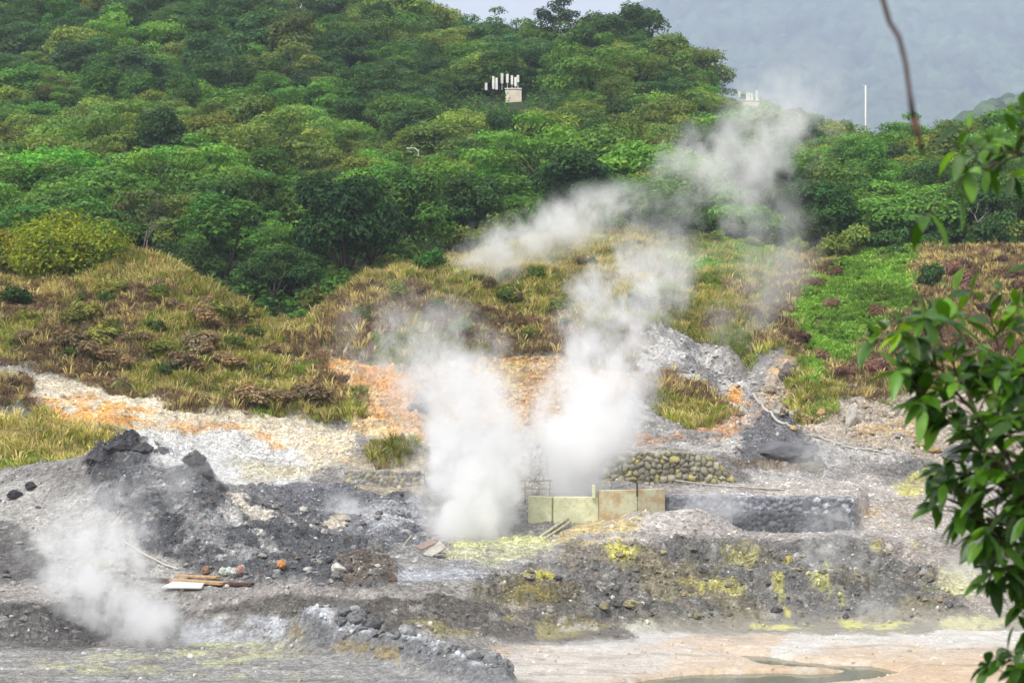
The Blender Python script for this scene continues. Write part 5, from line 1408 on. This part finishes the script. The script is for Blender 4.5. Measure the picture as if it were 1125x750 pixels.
    de = mathn(nt, 'MULTIPLY', mathn(nt, 'MULTIPLY', mathn(nt, 'MULTIPLY', dd, dd), ed), mathn(nt, 'MULTIPLY', curve(T1_, dn), te))
    de = mathn(nt, 'MULTIPLY', de, dens)
    vs = N(nt, 'ShaderNodeVolumeScatter'); vs.inputs['Color'].default_value = (.995, .995, .995, 1); vs.inputs['Anisotropy'].default_value = .15
    L(nt, de, vs.inputs['Density']); L(nt, vs.outputs[0], out.inputs['Volume'])
    m.cycles.volume_step_rate = step
    # the body: a closed tube along the column
    tt = np.linspace(0, 1, 25); n = 20
    # same smooth curves as in the vapour: sample linearly, slightly larger
    X = np.interp(tt, t, xl); R = np.interp(tt, t, rd) * 1.04; Zz = tt * H
    mb = MB(); V = []
    for i in range(25):
        for k in range(n):
            a = 2 * math.pi * k / n
            V.append((X[i] + R[i] * math.cos(a), R[i] * math.sin(a), Zz[i]))
    f = [(i * n + k, i * n + (k + 1) % n, (i + 1) * n + (k + 1) % n, (i + 1) * n + k) for i in range(24) for k in range(n)]
    V += [(X[0], 0, 0), (X[-1], 0, H)]
    f3 = [(len(V) - 2, (k + 1) % n, k) for k in range(n)] + [(len(V) - 1, 24 * n + k, 24 * n + (k + 1) % n) for k in range(n)]
    mb.add(V, f, f3)
    o = mb.build(name, m, smooth=True); o.location = (x0, Y, z0)
    return tag(o, lab, 'steam')
plume('steam_plume', 'dense white main steam column rising from the pale yellow vent rim', 79.8,
      [(524, 604, 50, 1), (521, 585, 60, 1), (517, 550, 74, 1), (518, 510, 82, 1), (512, 475, 84, .6), (494, 440, 98, .4), (476, 400, 112, .38), (466, 365, 108, .32), (452, 325, 88, .2), (440, 290, 64, .1)], 2.1, 1.5, .85, 1.2, 1.3, wob=.55, soft=.1, step=.6, fade=.75)
plume('steam_plume', 'dense white steam column rising behind the pale yellow concrete wall', 82.6,
      [(630, 558, 40, 1), (632, 530, 48, 1), (638, 500, 66, .95), (650, 460, 84, .7), (660, 420, 92, .55), (672, 385, 92, .5), (684, 345, 94, .5), (694, 300, 96, .55), (704, 255, 90, .45), (716, 215, 70, .25)], 1.5, 1.5, .9, 1.2, 5.2, wob=.65, soft=.06, step=.6, fade=.75)
plume('steam_plume', 'thin slanting wisp of steam drifting across the crest of the middle hill', 126,
      [(486, 335, 60, .2), (530, 304, 90, .4), (580, 272, 100, .7), (612, 242, 100, 1), (650, 222, 95, .7), (700, 195, 76, .3)], .60, 1.7, 1.1, 1.1, 8.1, wob=.7, soft=-.25, step=.6, fade=.0)
plume('steam_plume', 'tall faint cloud of steam rising over the right forest below the grey mountain', 118,
      [(790, 400, 40, .5), (806, 365, 50, .5), (830, 325, 58, .4), (842, 292, 72, .35), (826, 258, 92, .4), (800, 222, 112, .5), (800, 185, 124, .6), (832, 148, 112, .75), (862, 112, 92, .75), (882, 76, 70, .45), (896, 40, 50, .2)], .40, 1.7, 1.2, 1.25, 11.7, wob=.8, soft=-.34, step=.6, stretch=.85, slant=-.5, fade=.0)
plume('steam_plume', 'white steam leaning left from the yellow stained ground at the lower left', 67.6,
      [(200, 722, 34, .6), (184, 708, 60, .9), (150, 680, 80, 1), (118, 648, 92, .8), (98, 610, 98, .65), (88, 570, 96, .45), (92, 525, 74, .25)], 1.3, 1.4, 1.0, .9, 14.3, wob=.6, step=.6, fade=.15)
plume('steam_plume', 'faint steam veil creeping over the dark mound on the left', 80.5,
      [(150, 602, 90, .35), (160, 560, 115, .7), (180, 530, 112, .8), (205, 495, 92, .5), (225, 460, 60, .2)], .28, 1.5, 1.2, .75, 17.9, wob=.5)
plume('steam_puff', 'small white steam puff on the dark flat ground left of the main column', 82.8,
      [(388, 580, 38, .8), (386, 570, 49, 1), (382, 556, 46, .8), (376, 538, 32, .3)], 0.90, 1.4, .9, .85, 19.2)
plume('steam_puff', 'thin steam wisp beside the bright sulphur patch on the bank', 74.2,
      [(612, 668, 20, .5), (610, 645, 32, .8), (608, 622, 32, .6), (604, 590, 26, .3)], 0.60, 1.6, 1.1, .85, 22.6)
plume('steam_puff', 'low steam puff at the water edge below the sulphur bank', 70.2,
      [(655, 706, 38, .8), (656, 698, 49, 1), (658, 688, 41, .6), (662, 676, 23, .2)], 0.72, 1.4, 1.0, .85, 24.4)
plume('steam_puff', 'steam wisp over the right part of the sulphur bank', 75.8,
      [(905, 660, 35, .6), (915, 630, 52, .9), (920, 600, 58, .7), (914, 565, 52, .5), (905, 530, 32, .2)], 0.48, 1.5, 1.2, .85, 26.1)
plume('steam_puff', 'pale steam over the light yellow hollow beside the foreground leaves', 76.2,
      [(1056, 668, 38, .7), (1058, 650, 52, 1), (1062, 625, 52, .6), (1066, 595, 35, .25)], 0.60, 1.4, 1.1, .85, 28.7)
plume('steam_puff', 'low steam puff at the right foot of the sulphur bank', 72.0,
      [(960, 692, 32, .7), (962, 684, 46, 1), (958, 668, 41, .6), (950, 645, 23, .2)], 0.60, 1.4, 1.1, .85, 31.7)
plume('steam_puff', 'steam drifting off the dark dome boulder on the upper terrace', 90,
      [(890, 525, 38, .5), (895, 510, 49, .7), (905, 490, 49, .6), (915, 465, 35, .2)], 0.42, 1.5, 1.1, .85, 33.3)
plume('steam_puff', 'steam puff before the pale hollow in the long stone wall', 80.9,
      [(772, 575, 44, .7), (774, 563, 61, .9), (778, 545, 52, .5), (786, 525, 29, .2)], 0.54, 1.4, 1.1, .85, 35.3)

# ------------------------------------------------------------------ light, air, camera
SUN_EL, SUN_AZ = math.radians(58), math.radians(215)     # azimuth clockwise from +Y: behind the camera, left
w = bpy.data.worlds.new('World'); SC.world = w; w.use_nodes = True
nt = w.node_tree; nt.nodes.clear()
sky = N(nt, 'ShaderNodeTexSky'); sky.sky_type = 'NISHITA'; sky.sun_disc = False; sky.sun_elevation = SUN_EL; sky.sun_rotation = SUN_AZ
sky.dust_density = 4.0; sky.air_density = 1.0; sky.altitude = 50
hs = N(nt, 'ShaderNodeHueSaturation'); hs.inputs['Saturation'].default_value = .10; L(nt, sky.outputs[0], hs.inputs['Color'])
bg = N(nt, 'ShaderNodeBackground'); bg.inputs['Strength'].default_value = .15; L(nt, hs.outputs[0], bg.inputs[0])
wo = N(nt, 'ShaderNodeOutputWorld'); L(nt, bg.outputs[0], wo.inputs[0])
sd = bpy.data.lights.new('sun', 'SUN'); sd.energy = .9; sd.angle = math.radians(25); sd.color = (1, .96, .9)
so = bpy.data.objects.new('sun', sd); COL.objects.link(so)
to_sun = Vector((math.sin(SUN_AZ) * math.cos(SUN_EL), math.cos(SUN_AZ) * math.cos(SUN_EL), math.sin(SUN_EL)))
so.rotation_euler = to_sun.to_track_quat('Z', 'Y').to_euler()

HAZE = .00022
m, nt, out = newmat('haze_air')
pv = N(nt, 'ShaderNodeVolumePrincipled'); pv.inputs['Color'].default_value = (.72, .81, 1.0, 1); pv.inputs['Density'].default_value = HAZE; pv.inputs['Anisotropy'].default_value = .0
L(nt, pv.outputs[0], out.inputs['Volume'])
mb = MB(); x0, x1, y0, y1, z0, z1 = -3200, 3200, -30, 6200, -3, 1150
mb.add([(x0, y0, z0), (x1, y0, z0), (x1, y1, z0), (x0, y1, z0), (x0, y0, z1), (x1, y0, z1), (x1, y1, z1), (x0, y1, z1)],
       [(3, 2, 1, 0), (4, 5, 6, 7), (0, 1, 5, 4), (1, 2, 6, 5), (2, 3, 7, 6), (3, 0, 4, 7)])
hz = tag(mb.build('haze', m), kind='stuff'); m.cycles.homogeneous_volume = True

cd = bpy.data.cameras.new('camera'); cam = bpy.data.objects.new('camera', cd); COL.objects.link(cam)
cam.location = (0, 0, CAMZ); cam.rotation_euler = (math.radians(90), 0, 0)
cd.sensor_width = 36; cd.lens = 36 * F / 1125; cd.clip_start = .1; cd.clip_end = 20000
cd.dof.use_dof = True; cd.dof.focus_distance = 95; cd.dof.aperture_fstop = 12
SC.camera = cam
SC.view_settings.view_transform = 'Standard'; SC.view_settings.look = 'None'; SC.view_settings.exposure = EXPO; SC.view_settings.gamma = 1
cy = SC.cycles
cy.max_bounces = 16; cy.diffuse_bounces = 3; cy.glossy_bounces = 2; cy.transmission_bounces = 3; cy.transparent_max_bounces = 8; cy.volume_bounces = 14
cy.volume_max_steps = 128; cy.volume_step_rate = 1.0
cy.use_denoising = True; cy.use_adaptive_sampling = True; cy.adaptive_threshold = .022
cy.caustics_reflective = False; cy.caustics_refractive = False
